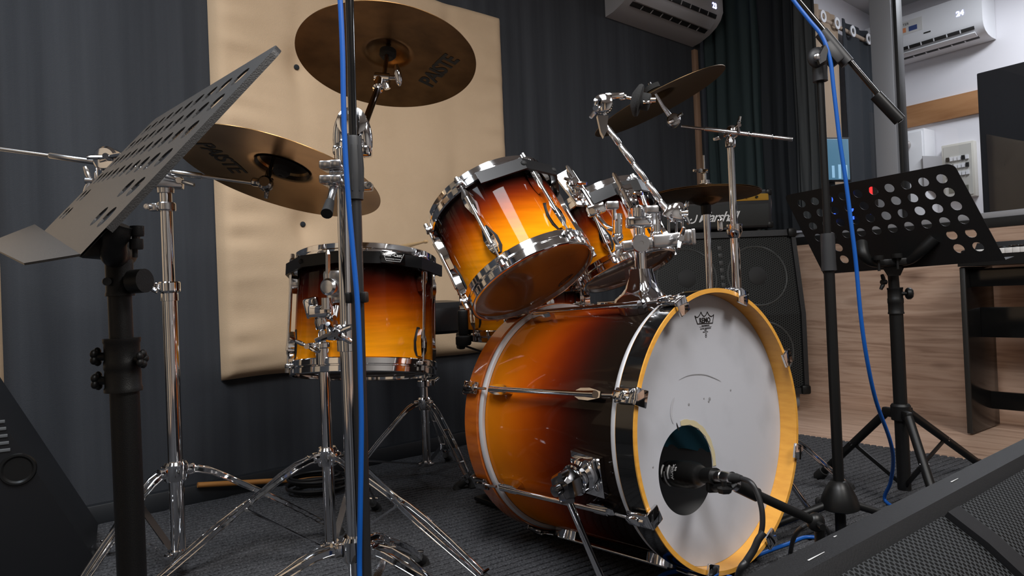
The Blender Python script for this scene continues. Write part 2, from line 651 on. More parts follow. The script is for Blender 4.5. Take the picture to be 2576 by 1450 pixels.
ORIG = {}


def tag(o, label, cat, group=None):
    o['label'] = label
    o['category'] = cat
    if group:
        o['group'] = group
    return o


def thing(name, loc, label, cat, group=None):
    o = bpy.data.objects.new(name, None)
    o.empty_display_size = 0.05
    o.location = V(loc)
    COL.objects.link(o)
    ORIG[o.name] = V(loc)
    return tag(o, label, cat, group)


def struct(o):
    o['kind'] = 'structure'
    return o


def text(name, body, o, u, v, size, m, parent, depth=0.0006, bold=0.0, shear=0.0, warp=None, spacing=1.0, align='CENTER', label=None):
    """lettering laid on the plane (o; u, v)"""
    cu = bpy.data.curves.new(name, 'FONT')
    cu.body = body
    cu.size = size
    cu.extrude = depth / 2
    cu.offset = bold
    cu.shear = shear
    cu.space_character = spacing
    cu.align_x = align
    cu.align_y = 'CENTER'
    cu.resolution_u = 4
    tmp = bpy.data.objects.new('tmp_text', cu)
    COL.objects.link(tmp)
    bpy.context.view_layer.update()
    me0 = bpy.data.meshes.new_from_object(tmp.evaluated_get(bpy.context.evaluated_depsgraph_get()))
    b = MB()
    w = V(u).cross(V(v)).normalized()
    for x in me0.vertices:
        if warp:
            b.v.append(warp(x.co.x, x.co.y, x.co.z))
        else:
            b.v.append(V(o) + V(u) * x.co.x + V(v) * x.co.y + w * x.co.z)
    b.f = [tuple(p.vertices) for p in me0.polygons]
    bpy.data.objects.remove(tmp)
    bpy.data.meshes.remove(me0)
    ob = b.build(name, m, parent, sharp=10)
    if label:
        ob['label'] = label
    return ob


def smoothpath(pts, n=8):
    """Catmull-Rom through the points"""
    pts = [V(p) for p in pts]
    out = []
    for i in range(len(pts) - 1):
        p0, p1, p2, p3 = pts[max(i - 1, 0)], pts[i], pts[i + 1], pts[min(i + 2, len(pts) - 1)]
        for k in range(n):
            t = k / n
            out.append(0.5 * ((2 * p1) + (p2 - p0) * t + (2 * p0 - 5 * p1 + 4 * p2 - p3) * t * t + (3 * p1 - p0 - 3 * p2 + p3) * t ** 3))
    out.append(pts[-1])
    return out


def wing(b, c, axis, span, L=0.022):
    """a wing nut: hub plus two swept lobes"""
    axis, span = V(axis).normalized(), V(span).normalized()
    span = (span - axis * span.dot(axis)).normalized()
    c = V(c)
    b.tube([c - axis * 0.006, c + axis * 0.008], 0.0065, 14)
    for sg in (-1, 1):
        b.tube([c + span * sg * 0.004, c + span * sg * L * 0.5 + axis * 0.004, c + span * sg * L + axis * 0.009], [0.004, 0.0055, 0.0042], 10)


# ------------------------------------------------------------------ the setting
def banded():
    m = bpy.data.materials.new('tan_and_dark_padded_wall')
    m.use_nodes = True
    nt = m.node_tree
    b = nt.nodes['Principled BSDF']
    b.inputs['Roughness'].default_value = 0.85
    tc = nt.nodes.new('ShaderNodeTexCoord')
    mp = nt.nodes.new('ShaderNodeMapping')
    mp.inputs['Rotation'].default_value = (0, 0, math.atan2(1.364, 1.0))
    nt.links.new(tc.outputs['Object'], mp.inputs['Vector'])
    w = nt.nodes.new('ShaderNodeTexWave')
    w.bands_direction = 'X'
    w.inputs['Scale'].default_value = 0.22
    nt.links.new(mp.outputs['Vector'], w.inputs['Vector'])
    rp = nt.nodes.new('ShaderNodeValToRGB')
    rp.color_ramp.interpolation = 'CONSTANT'
    rp.color_ramp.elements[0].color = (0.045, 0.048, 0.055, 1)
    rp.color_ramp.elements[1].position = 0.5
    rp.color_ramp.elements[1].color = (0.55, 0.42, 0.29, 1)
    nt.links.new(w.outputs['Fac'], rp.inputs['Fac'])
    nt.links.new(rp.outputs['Color'], b.inputs['Base Color'])
    return m


BANDED = banded()
CEIL = 2.47
KC = PR.copy()                                   # corner of back wall and window wall
KL = KC - DB * 5.2
KR = KC + DR * 5.2
KF = KL + DR * 5.2


def wallbox(name, a, b, n, z0, z1, m, th=0.1):
    d = (b - a).normalized()
    L = (b - a).length
    c = (a + b) / 2 - n * th / 2 + Z3 * (z0 + z1) / 2
    return struct(MB().box(c, (L, th, z1 - z0), (d, n, Z3)).build(name, m))


fl = MB().box((0.9, 1.2, -0.056), (12, 12, 0.1)).build('floor', LAMW)
struct(fl)
wallbox('wall_back', KL - DB * 0.1, KC + DB * 0.1, NB, 0, CEIL, FABRIC)
wallbox('wall_left', KL, KF, DB, 0, CEIL, BANDED)
wallbox('wall_front', KF, KR, -DR, 0, CEIL, mat('grey_wall_paint', (0.30, 0.29, 0.28), 0.8))
wallbox('wall_right', KC - DR * 0.0, KR, NR, -0.01, 0.82, LAMW)
wallbox('wall_right_upper', KC, KR, NR, 2.36, CEIL, FABRIC)
struct(MB().box((0.9, 1.2, CEIL + 0.05), (12, 12, 0.1)).build('ceiling', mat('ceiling_paint', (0.50, 0.50, 0.51), 0.8)))

# baseboard under the dark fabric (with its ledge)
bb = MB()
p0, p1 = KL + NB * 0.014, KC + NB * 0.014
bb.box((p0 + p1) / 2 + Z3 * 0.032, ((p1 - p0).length, 0.028, 0.064), (DB, NB, Z3), 0.003)
struct(bb.build('baseboard_back', mat('black_baseboard', (0.016, 0.018, 0.021), 0.5)))

# wooden batten that closes the corner below the air conditioner
tb = onback(1747, 122, 0.012)
t_ = MB().box(V((tb.x, tb.y, tb.z / 2)), (0.035, 0.024, tb.z - 0.02), (DB, NB, Z3), 0.002)
struct(t_.build('trim_1', mat('batten_wood', (0.33, 0.20, 0.13), 0.55, mott=((30, 30, 3), (0.25, 0.15, 0.09), 0.4, 0.7))))

# window in the right wall
win = bpy.data.objects.new('window_1', None)
win.location = onright(2222, 560, 0)
win.location.z = 0.82
COL.objects.link(win)
ORIG[win.name] = win.location.copy()
struct(win)


def rt_(t, z, off=0.0):
    return KC + DR * t + NR * off + Z3 * z


TR_END = 4.6
g = MB()
g.add([rt_(0.02, 0.88, -0.05), rt_(TR_END, 0.88, -0.05), rt_(TR_END, 2.36, -0.05), rt_(0.02, 2.36, -0.05)], [(0, 1, 2, 3)])
g.build('glass', GLASS, win)
MB().box(rt_(TR_END / 2, 0.841, -0.045), (TR_END, 0.10, 0.042), (DR, NR, Z3), 0.003).build('bottom_frame', FRAMEB, win)
MB().box(rt_(TR_END / 2, 0.875, -0.04), (TR_END, 0.075, 0.026), (DR, NR, Z3), 0.003).build('sill', ALULIGHT, win)
MB().box(rt_(TR_END / 2, 2.33, -0.05), (TR_END, 0.07, 0.07), (DR, NR, Z3), 0.003).build('top_frame', ALU, win)
ta = (onright(2196, 250) - KC).dot(DR)
tb2 = (onright(2251, 250) - KC).dot(DR)
MB().box(rt_((ta + tb2) / 2, 1.61, -0.035), (tb2 - ta, 0.07, 1.45), (DR, NR, Z3), 0.004).build('mullion', mat('mullion_grey', (0.36, 0.38, 0.42), 0.4, 0.2), win)
MB().box(rt_(tb2 + 0.008, 1.61, -0.05), (0.016, 0.06, 1.45), (DR, NR, Z3), 0.002).build('gasket', FRAMEB, win)
MB().box(rt_(tb2 + 1.75, 1.61, -0.035), (0.11, 0.07, 1.45), (DR, NR, Z3), 0.004).build('mullion', ALU, win)

# ---- control room behind the glass
PF = V((0, 8.343, 0))
def onfar(x, y, off=0.0):
    return onplane(x, y, PF + NR * off, NR)
fc = onfar(2193, 20)
FC = V((fc.x, fc.y, 0))                           # far corner
NS = -NR.cross(Z3).normalized()                   # placeholder, fixed below
NS = V((0.85, -1.0, 0)).normalized()
wallbox('wall_far', FC - DR * 0.1, FC + DR * 4.5, NR, 0, CEIL, WHITEWALL)
wallbox('wall_side', FC - DB * 1.40, FC + DB * 0.1, NS, 0, CEIL, WHITEWALL)
endr = KR - NR * 1.55
wallbox('wall_end', KR, endr, -DR, 0, CEIL, WHITEWALL)
struct(MB().box(onfar(2420, 265, 0.012), (1.9, 0.024, 0.145), (DR, NR, Z3), 0.002).build('trim_2', mat('knotty_pine', (0.40, 0.20, 0.085), 0.5, mott=((4, 4, 26), (0.30, 0.135, 0.05), 0.40, 0.7))))
struct(MB().box(FC + DR * 0.012 + NR * 0.02 + Z3 * 1.3, (0.03, 0.05, 2.2), (DR, NR, Z3)).build('trim_3', FRAMEB))

# ---- carpet laid over the laminate: ribs run towards the window wall
RA = math.radians(33)
RD, RP = V((math.cos(RA), math.sin(RA), 0)), V((-math.sin(RA), math.cos(RA), 0))
E1, E2 = onfloor(2010, 1098), onfloor(2420, 1160)          # the cut edge of the carpet
ED = (E2 - E1).normalized()
EN = V((ED.y, -ED.x, 0))
if EN.dot(V((0, 0, 0)) - E1) < 0:
    EN = -EN
PITCH = 0.0235
cp = MB()
prof = []
nrib = 210
o0 = RP * -1.9
rows = []
for i in range(nrib):
    for (du, z) in ((0.0, 0.0004), (0.15, 0.0004), (0.21, 0.0080), (0.30, 0.0096), (0.90, 0.0088)):
        rows.append(((i + du) * PITCH, z))


def clip_line(q):
    """span of the rib through q that lies on the carpet (this side of the cut edge, inside the room)"""
    lo, hi = -6.0, 6.0
    for (pt, nn) in ((E1, EN), (KC + NB * 0.03, NB), (KL + DB * 0.03, DB), (KF + (-DR) * 0.03, -DR)):
        a = (q - pt).dot(nn)
        b = RD.dot(nn)
        if abs(b) < 1e-9:
            if a < 0:
                return None
            continue
        t = -a / b
        if b > 0:
            lo = max(lo, t)
        else:
            hi = min(hi, t)
    return (lo, hi) if hi - lo > 0.01 else None


prev = None
for (d, z) in rows:
    q = o0 + RP * d
    sp = clip_line(q)
    if sp is None:
        prev = None
        continue
    NSEG = 24
    line = []
    for k in range(NSEG + 1):
        t = sp[0] + (sp[1] - sp[0]) * k / NSEG
        cp.v.append(q + RD * t + Z3 * z)
        line.append(len(cp.v) - 1)
    if prev:
        for k in range(NSEG):
            cp.f.append((prev[k], prev[k + 1], line[k + 1], line[k]))
    prev = line
cpo = cp.build('carpet', CARPET, sharp=40)
tag(cpo, 'dark charcoal ribbed carpet sheet laid over the wooden floor under the drums', 'carpet')


# ---- padded tan panels on the back wall
def pad(name, u0, u1, z0, z1, label, buttons, seed, th=0.05):
    org = PB + DB * 0
    def pos(u, z, o):
        return PB + DB * u + NB * o + Z3 * z
    root = thing(name, pos((u0 + u1) / 2, z0, 0), label, 'acoustic panel', 'tan padded panels on the dark wall')
    NU, NV = 90, 130
    b = MB()
    Lu, Lz = u1 - u0, z1 - z0

    def surf(i, j):
        u, z = u0 + Lu * i, z0 + Lz * j
        eu = min(i, 1 - i) * Lu
        ez = min(j, 1 - j) * Lz
        e = min(eu, ez)
        o = th * (1 - max(0, 1 - e / 0.045) ** 2) ** 0.5 if e < 0.045 else th
        o = max(o, 0.004)
        # pillowing between buttons, creases near the side edges
        for (bu, bz) in buttons:
            r2 = (u - bu) ** 2 * 1.3 + (z - bz) ** 2
            o -= 0.022 * math.exp(-r2 / 0.0035) + 0.012 * math.exp(-r2 / 0.03) + 0.010 * math.exp(-((u - bu) ** 2) / 0.0012 - (z - bz) ** 2 / 0.05)
        w = math.exp(-(eu - 0.05) ** 2 / 0.012) * min(1.0, e / 0.05)
        o += 0.010 * w * mnoise.noise(V((u * 3.0 + seed, z * 22, seed))) + 0.004 * min(1.0, e / 0.05) * mnoise.noise(V((u * 2.2, z * 3.2, seed + 4)))
        wav = 0.010 * mnoise.noise(V((u * 5, seed, 1.0))) if j < 0.03 else 0
        return pos(u, z + wav, max(o, 0.002))
    b.grid(surf, NU, NV)
    # edge skirt back to the wall
    b.build('padding', TANPAD, root, sharp=180)
    for (bu, bz) in buttons:
        MB().ball(pos(bu, bz, th - 0.040), 0.010, NB, 0.5, 16).build('button', BLACKCL, root)
    return root


def ub(p):
    return (p - PB).dot(DB)


pl, pr = onback(556, 700, 0.04), onback(1283, 500, 0.04)
pbz = onback(600, 955, 0.04).z
ptz = onback(1262, 40, 0.04).z
U0_, U1_ = ub(pl), ub(pr)
bts = []
for (x, y) in ((752, 165), (768, 563), (1128, 100), (1145, 520)):
    q = onback(x, y, 0.03)
    bts.append((ub(q), q.z))
bts += [(bts[0][0], bts[1][1] - 0.52), (bts[2][0], bts[3][1] - 0.52)]
bts = [b for b in bts if pbz + 0.1 < b[1]]
pad('acoustic_panel', U0_, U1_, pbz, ptz, 'large tan padded wall panel with black tuft buttons behind the floor drum', bts, 1.0)
pl2 = onback(8, 820, 0.04)
pad('acoustic_panel', ub(pl2) - 0.95, ub(pl2), pbz, ptz, 'tan padded wall panel mostly cut off beyond the black wedge loudspeaker', [(ub(pl2) - 0.3, 1.0), (ub(pl2) - 0.3, 1.6)], 5.0)
# a matching panel on the wall behind the camera side, seen only in the reflections
q0 = KL + DR * 0.9


# ---- air conditioners
def aircon(name, bl, al, n, L, H, D, label, shell, digits, dig_u, dig_z, sticker=False, flat=False):
    root = thing(name, bl, label, 'air conditioner', 'wall mounted air conditioners')
    def P(u, d, z):
        return bl + al * u + n * d + Z3 * z
    prof = [(0, 0), (0.25, 0.03), (0.55, 0.11), (0.78, 0.21), (0.92, 0.32), (1.0, 0.45), (1.0, 0.86), (0.94, 0.97), (0.8, 1.0), (0, 1.0)]
    if flat:
        prof = [(0, 0), (0.35, 0.0), (0.62, 0.03), (0.82, 0.09), (0.94, 0.18), (1.0, 0.30)] + prof[6:]
    poly = [(d * D, z * H) for d, z in prof]
    b = MB()
    b.prism(poly, bl + al * (L / 2), n, Z3, al, L)
    b.build('body', shell, root, sharp=25)
    # louvre slots and flap sit in the curved underside
    def under(s):               # s from 0 (wall) to 1 (front) along the curve
        pts = [V((d * D, z * H, 0)) for d, z in prof[:6]]
        acc = [0]
        for k in range(5):
            acc.append(acc[-1] + (pts[k + 1] - pts[k]).length)
        t = s * acc[-1]
        for k in range(5):
            if t <= acc[k + 1] + 1e-9:
                f = (t - acc[k]) / (acc[k + 1] - acc[k])
                q = pts[k].lerp(pts[k + 1], f)
                tg = (pts[k + 1] - pts[k]).normalized()
                return q, tg
    for (s0, s1, nm, m, lift) in ((0.47, 0.56, 'louvre_slot', DARKP, 0.0015), (0.60, 0.78, 'flap', shell, 0.006), (0.83, 0.91, 'louvre_slot', DARKP, 0.0015)):
        q, tg = under((s0 + s1) / 2)
        nn = V((tg.y, -tg.x, 0))
        t3 = n * tg.x + Z3 * tg.y
        n3 = n * nn.x + Z3 * nn.y
        w = (s1 - s0) * 1.12 * (D * D + (0.45 * H) ** 2) ** 0.5
        c = bl + n * q.x + Z3 * q.y + al * (L / 2) + n3 * lift
        MB().box(c, (L * 0.86, w, 0.006), (al, t3, n3), 0.001).build(nm, m, root)
        if nm == 'louvre_slot':
            for k in range(1, 8):
                MB().box(c + al * (L * 0.86 * (k / 8 - 0.5)) + n3 * 0.002, (0.006, w * 0.9, 0.006), (al, t3, n3)).build('fin', shell, root)
    text('display', digits, P(dig_u, D + 0.001, dig_z), al, Z3, 0.042, LEDWHITE, root, 0.001, bold=0.0012)
    MB().box(P(L * 0.56, D + 0.001, (0.40 if flat else 0.52) * H), (0.04, 0.008, 0.002), (al, Z3, n)).build('badge', INK, root)
    if sticker:
        MB().box(P(L * 0.285, D + 0.0008, 0.66 * H), (0.33, 0.085, 0.001), (al, Z3, n)).build('energy_sticker', PAPER, root)
        text('sticker_print', 'A++  INVERTER', P(L * 0.30, D + 0.0018, 0.74 * H), al, Z3, 0.022, INK, root, 0.0004)
        for k, (m, w) in enumerate(((BLUEP, 0.05), (ORANGEP, 0.055), (BLUEP, 0.05))):
            MB().box(P(L * 0.24 + 0.07 * k, D + 0.0018, 0.61 * H), (w, 0.03, 0.0006), (al, Z3, n)).build('sticker_icon', m, root)
        lf = MB()
        lf.ball(P(L * 0.12, D + 0.001, 0.55 * H), 0.022, (al * 0.7 + Z3), 1.4, 12)
        lf2 = MB()
        lf2.v = [v - n * ((v - P(0, D + 0.001, 0)).dot(n) * 0.95) for v in lf.v]
        lf2.f = lf.f
        lf2.build('leaf_print', GREEN, root)
    else:
        MB().box(P(L * 0.35, D + 0.0006, 0.66 * H), (0.30, 0.06, 0.001), (al, Z3, n)).build('energy_sticker', AGEDP, root)
    return root


a0, a1 = onback(1523, 44, 0.003), onback(1742, 118, 0.003)
aL = (a1 - a0).dot(DB)
az = (a0.z + a1.z) / 2
acb = PB + DB * ub(a0) + NB * 0.003 + Z3 * az
aircon('air_conditioner', acb, DB, NB, aL, 0.29, 0.21, 'grey-white air conditioner high on the dark fabric wall showing a blue 23', AGEDP, '23', aL * 0.89, 0.148)
c1 = onfar(2506, 99, 0.003)
acL = min(0.86, (c1 - FC).dot(DR) - 0.04)
b2 = PF + NR * 0.003 + DR * ((c1 - PF).dot(DR) - acL) + Z3 * c1.z
aircon('air_conditioner', b2, DR, NR, acL, 0.27, 0.20, 'clean white air conditioner on the bright wall behind the glass showing a faint 24', WHITEP, '24', acL * 0.83, 0.16, sticker=True, flat=True)


# ---- curtains
def curtain(name, a, b, z0, z1, folds, amp, m, label, cat='curtain', eyelets=0, nrm=None, seed=0.0, group=None, flare=0.0):
    a, b = V(a), V(b)
    d = (b - a).normalized()
    n = nrm
    L = (b - a).length
    root = thing(name, (a + b) / 2 + Z3 * z0, label, cat, group)
    nu = max(60, folds * 14)

    def f(i, j):
        ph = folds * 2 * PI * i + 0.9 * math.sin(5 * i + seed)
        k = amp * (0.7 + 0.5 * math.sin(7 * i + seed))
        o = k * math.sin(ph) * (0.75 + 0.25 * (1 - j)) + 0.012 * mnoise.noise(V((i * 6, j * 3, seed)))
        return a + d * (L * i + flare * (1 - j) * (i - 0.5) * L) + n * (amp * 1.3 + o) + Z3 * (z0 + (z1 - z0) * j)
    mb = MB().grid(f, nu, 24)
    mb.grid(lambda i, j: f(i, j) - n * 0.003, nu, 24)
    mb.build('cloth', m, root, sharp=180)
    for k in range(eyelets):
        i = (k + 0.5) / eyelets
        MB().lathe(a + d * (L * i) + n * (amp * 2.2 + 0.006) + Z3 * (z1 - 0.06), n, [(0.019, -0.003), (0.036, -0.003), (0.036, 0.003), (0.019, 0.003)], 24, closed=True).build('eyelet', WHITEP, root)
    return root


def tr_(x, y=400):
    return (onright(x, y) - KC).dot(DR)


RCZ0, RCZ1 = 0.895, 2.30
curtain('curtain', rt_(0.03, 0, 0.012), rt_(tr_(1936), 0, 0.012), RCZ0, RCZ1, 5, 0.018, GREENBLK, 'dark teal curtain bunched in the corner behind the black guitar amplifier', nrm=NR, seed=1.0)
curtain('curtain', rt_(tr_(1934), 0, 0.012), rt_(tr_(2024), 0, 0.012), RCZ0, RCZ1, 3, 0.020, BLACKCL, 'black narrow curtain fold hanging between the teal and the grey curtain', nrm=NR, seed=2.4)
curtain('curtain', rt_(tr_(2014), 0, 0.012), rt_(tr_(2074), 0, 0.012), RCZ0, RCZ1, 2, 0.014, GREYCL, 'slim dark grey curtain edge hanging against the window glass behind the boom microphone stand', nrm=NR, seed=3.1)
# curtains in the control room, on a rod along its side wall
def onside(x, y, off):
    return onplane(x, y, FC + NS * off, NS)
def us(x, off=0.10, y=200):
    return (onside(x, y, off) - FC).dot(DB)
zrod = onside(2108, 68, 0.10).z
sa, sb_, scx = us(2050), us(2119), us(2199)
for (u0, u1, m, lb, fo, ey, sd) in ((sa, sb_, TANCL, 'tan eyelet curtain behind the glass beside the black one', 2, 2, 0.4), (sb_ + 0.01, scx, BLACKCL, 'black eyelet curtain behind the glass next to the grey window post', 3, 2, 1.9)):
    A = FC + DB * u0 + NS * 0.07
    B = FC + DB * u1 + NS * 0.07
    curtain('curtain', A, B, 0.15, zrod + 0.06, fo, 0.022, m, lb, eyelets=ey, nrm=NS, seed=sd, group='eyelet curtains in the control room')
r2 = thing('curtain_rod', FC + DB * ((sa + scx) / 2) + NS * 0.10 + Z3 * zrod, 'pale wooden curtain rod carrying the eyelet curtains behind the glass', 'curtain rod')
MB().tube([FC + DB * (sa - 0.1) + NS * 0.10 + Z3 * zrod, FC + DB * (scx + 0.02) + NS * 0.10 + Z3 * zrod], 0.012).build('rod', mat('rod_wood', (0.35, 0.27, 0.2), 0.5), r2)

# monitor behind the glass
mc = W(2113, 402, 3.86)
mon = thing('computer_monitor', V((mc.x, mc.y, 0.86)), 'flat computer monitor with a pale blue audio program behind the glass', 'monitor')
md = (DB * 0.9 + DR * 0.5).normalized()
mn_ = V((md.y, -md.x, 0))
for (nm, w, h, t, m, o) in (('bezel', 0.23, 0.25, 0.02, BLACKP, 0), ('screen', 0.21, 0.23, 0.004, SCREEN, 0.011)):
    MB().box(mc - md * 0.055 + mn_ * o, (w, t, h), (md, mn_, Z3), 0.002).build(nm, m, mon)
for k in range(5):
    MB().box(mc - md * (0.135 - 0.040 * k) + mn_ * 0.0135 - Z3 * 0.07, (0.016, 0.002, 0.08 - 0.006 * (k % 3)), (md, mn_, Z3)).build('fader_strip', mat('pale_blue_strip', (0.1, 0.2, 0.3), 0.4, emit=(0.35, 0.6, 0.8), es=0.5) if 'pale_blue_strip' not in bpy.data.materials else bpy.data.materials['pale_blue_strip'], mon)
MB().box(mc - md * 0.055 - mn_ * 0.02 - Z3 * ((mc.z - 0.765) / 2 + 0.03), (0.05, 0.02, mc.z - 0.765 - 0.06), (md, mn_, Z3)).build('neck', BLACKP, mon)
MB().box(V((mc.x, mc.y, 0.765)) - md * 0.055 - mn_ * 0.01, (0.2, 0.14, 0.012), (md, mn_, Z3), 0.003).build('foot', BLACKP, mon)

# desk that carries it, and a rack with blue meters
dk = thing('desk', KC + DR * 0.80 - NR * 0.5, 'dark control room desk under the monitor behind the glass', 'desk')
MB().box(KC + DR * 0.80 - NR * 0.46 + Z3 * 0.74, (0.62, 0.62, 0.035), (DR, NR, Z3), 0.004).build('desk_top', BLACKP, dk)
for t in (0.53, 1.07):
    for o in (0.22, 0.70):
        MB().box(KC + DR * t - NR * o + Z3 * 0.361, (0.05, 0.05, 0.722), (DR, NR, Z3)).build('leg', BLACKP, dk)
rc = W(2166, 515, 3.60)
rk = thing('audio_rack', V((rc.x, rc.y, 0.76)), 'black audio rack with glowing blue meters behind the glass and the perforated music desk', 'audio rack')
MB().box(V((rc.x, rc.y, 0.7595 + 0.19)) - NR * 0.03, (0.28, 0.14, 0.38), (DR, NR, Z3), 0.004).build('case', BLACKP, rk)
random.seed(3)
for k in range(0, 11, 2):
    for j in range(2):
        if (k + j) % 4 == 3:
            continue
        MB().box(V((rc.x, rc.y, 0)) + NR * 0.043 + DR * (-0.125 + 0.025 * k) + Z3 * (0.96 + 0.10 * j + 0.01 * (k % 3)), (0.013, 0.006, 0.045 + 0.02 * random.random()), (DR, NR, Z3)).build('meter', LEDBLUE if (k, j) != (8, 1) else LEDRED, rk)

# white cabinet with a round knob, breaker box, black screen panel on the far wall
def farbox(name, x0, y0, x1, y1, th, m, label, cat, off=0.0):
    p, q = onfar(x0, y1, off), onfar(x1, y0, off)
    root = thing(name, p, label, cat)
    return p, q, root
ca, cb = onfar(2222, 690, 0.16), onfar(2325, 322, 0.16)
cw = (cb - ca).dot(DR)
cab_w = thing('storage_cabinet', V((ca.x, ca.y, 0)), 'low white cabinet with one round knob behind the glass below the pine rail', 'cabinet')
cc = PF + DR * ((ca - PF).dot(DR) + cw / 2)
MB().box(V((cc.x, cc.y, cb.z / 2)) + NR * 0.086, (cw, 0.16, cb.z), (DR, NR, Z3), 0.004).build('body', WHITEP, cab_w)
MB().box(V((cc.x, cc.y, cb.z / 2)) + NR * 0.172, (cw - 0.02, 0.012, cb.z - 0.03), (DR, NR, Z3), 0.003).build('door', WHITEP, cab_w)
MB().ball(onfar(2277, 366, 0.205), 0.034, NR, 0.9, 20).build('knob', mat('knob_nickel', (0.42, 0.40, 0.39), 0.3, 0.6), cab_w)
ba, bb2 = onfar(2378, 515, 0.03), onfar(2452, 355, 0.03)
bw = (bb2 - ba).dot(DR)
bz0, bz1 = onfar(2395, 500, 0.05).z, onfar(2420, 358, 0.05).z
bk = thing('breaker_box', V((ba.x, ba.y, bz0)), 'open cream electrical breaker box mounted on the wall behind the glass', 'breaker box')
bc = PF + DR * ((ba - PF).dot(DR) + bw / 2) + Z3 * ((bz0 + bz1) / 2)
MB().box(bc + NR * 0.025, (bw, 0.05, bz1 - bz0), (DR, NR, Z3), 0.004).build('case', mat('cream_plastic', (0.58, 0.56, 0.50), 0.45), bk)
hh = bz1 - bz0
MB().box(bc + NR * 0.052 + Z3 * 0.0, (bw * 0.86, 0.004, hh * 0.92), (DR, NR, Z3)).build('inner_panel', mat('cream_panel', (0.50, 0.49, 0.45), 0.5), bk)
for j in range(3):
    for k in range(6):
        MB().box(bc + NR * 0.058 + DR * (bw * (-0.30 + 0.12 * k)) + Z3 * (hh * (0.22 - 0.14 * j)), (bw * 0.09, 0.012, hh * 0.075), (DR, NR, Z3)).build('breaker_switch', INK if (k * 3 + j) % 4 == 0 else WHITEP, bk)
MB().box(bc + NR * 0.056 - Z3 * hh * 0.34, (bw * 0.6, 0.003, hh * 0.11), (DR, NR, Z3)).build('cover_plate', mat('olive_plate', (0.16, 0.16, 0.13), 0.5), bk)
dd = (NR * 0.9 - DR * 0.35).normalized()
MB().box(bc - DR * bw / 2 + NR * 0.05 + dd * bw * 0.42, (bw * 0.84, 0.006, hh * 0.62), (dd, dd.cross(Z3), Z3), 0.002).build('door', mat('grey_door', (0.30, 0.30, 0.31), 0.45), bk)
sx = W(2456, 185, 3.35)
scr = thing('sound_screen', V((sx.x, sx.y, 0)), 'tall black sound screen standing behind the glass near the breaker box', 'screen')
ptop = sx.z
pc = V((sx.x, sx.y, 0)) + DR * 0.65 - NR * 0.03
MB().box(pc + Z3 * (0.06 + (ptop - 0.06) / 2), (1.30, 0.06, ptop - 0.06), (DR, NR, Z3), 0.006).build('panel', mat('black_felt_panel', (0.010, 0.010, 0.012), 0.9), scr)
for t in (-0.5, 0.5):
    MB().box(pc + DR * t + Z3 * 0.03, (0.05, 0.36, 0.06), (DR, NR, Z3), 0.006).build('foot', BLACKP, scr)


# ------------------------------------------------------------------ drums
def pol(c, n, r, a, h=0.0):
    up, rt, nn = frame(n)
    return c + nn * h + (up * math.cos(a) + rt * math.sin(a)) * r


def angle_of(c, n, x, y):
    up, rt, nn = frame(n)
    q = onplane(x, y, c, nn) - c
    return math.atan2(q.dot(rt), q.dot(up))


# ---- bass drum
BF = V((0.4313, 1.4139, 0.3074)) + ZO
BN = V((0.6365, -0.7688, 0.048)).normalized()
BL = 0.524
BR = 0.29
bass = thing('bass_drum', V((BF.x - 0.17, BF.y + 0.2, 0.0)), 'large sunburst bass drum lying on its side with a white front head', 'bass drum')
HD = 0.046
SH0, SH1 = -BL + HD + 0.016, -HD - 0.016
sr = 0.276
MB().lathe(BF, BN, [(sr, SH0), (sr, SH1), (sr - 0.008, SH1), (sr - 0.008, SH0)], 128, closed=True).build('shell', BURSTB, bass, attr=lambda v: ((v - BF).dot(BN) - SH0) / (SH1 - SH0))


def wood_hoop(name, h0, h1, outer, inner):
    o = MB().lathe(BF, BN, [(BR - 0.009, h0), (BR, h0), (BR, h1), (BR - 0.009, h1)], 128, closed=True).build(name, inner, bass)
    return o


# front hoop: amber inside and on the ply edge, black lacquer outside
fh = wood_hoop('hoop', -HD, 0.0, None, AMBER)
fh['label'] = 'amber wooden front hoop'
MB().lathe(BF, BN, [(BR + 0.0003, -HD + 0.001), (BR + 0.0003, -0.003), (BR - 0.0005, -0.003), (BR - 0.0005, -HD + 0.001)], 128, closed=True).build('black_lacquer_band', BLACKG, fh)
rh = wood_hoop('hoop', -BL, -BL + HD, None, BURNT)
rh['label'] = 'burnt orange wooden rear hoop'
for h in (-HD - 0.0085, -BL + HD + 0.0085):
    MB().lathe(BF, BN, [(sr + 0.001, h - 0.0075), (BR - 0.006, h - 0.0075), (BR - 0.003, h - 0.003), (BR - 0.003, h + 0.003), (BR - 0.006, h + 0.0075), (sr + 0.001, h + 0.0075)], 128, closed=True).build('head_collar', STEEL, bass)

HN = BF - BN * 0.040                       # plane of the front head
holeC = onplane(1727, 1183, HN, BN)
UPB, RTB, _ = frame(BN)
NSEG = 128
hb = MB()
rO, rH = BR - 0.0095, 0.0885
for k in range(NSEG):
    a = 2 * PI * k / NSEG
    hb.v.append(HN + (UPB * math.cos(a) + RTB * math.sin(a)) * rO)
for k in range(NSEG):
    a = 2 * PI * k / NSEG
    hb.v.append(holeC + (UPB * math.cos(a) + RTB * math.sin(a)) * rH)
for k in range(NSEG):
    k2 = (k + 1) % NSEG
    hb.f.append((k, k2, NSEG + k2, NSEG + k))
head = hb.build('front_head', HEADW, bass)
head['label'] = 'white coated front head with a round port hole'
MB().lathe(BF, BN, [(0, -BL + 0.030), (rO, -BL + 0.030)], 96).build('rear_head', mat('rear_head_film', (0.10, 0.10, 0.11), 0.3), bass)


def onhead(x, y, lift=0.0008):
    return onplane(x, y, HN + BN * lift, BN)


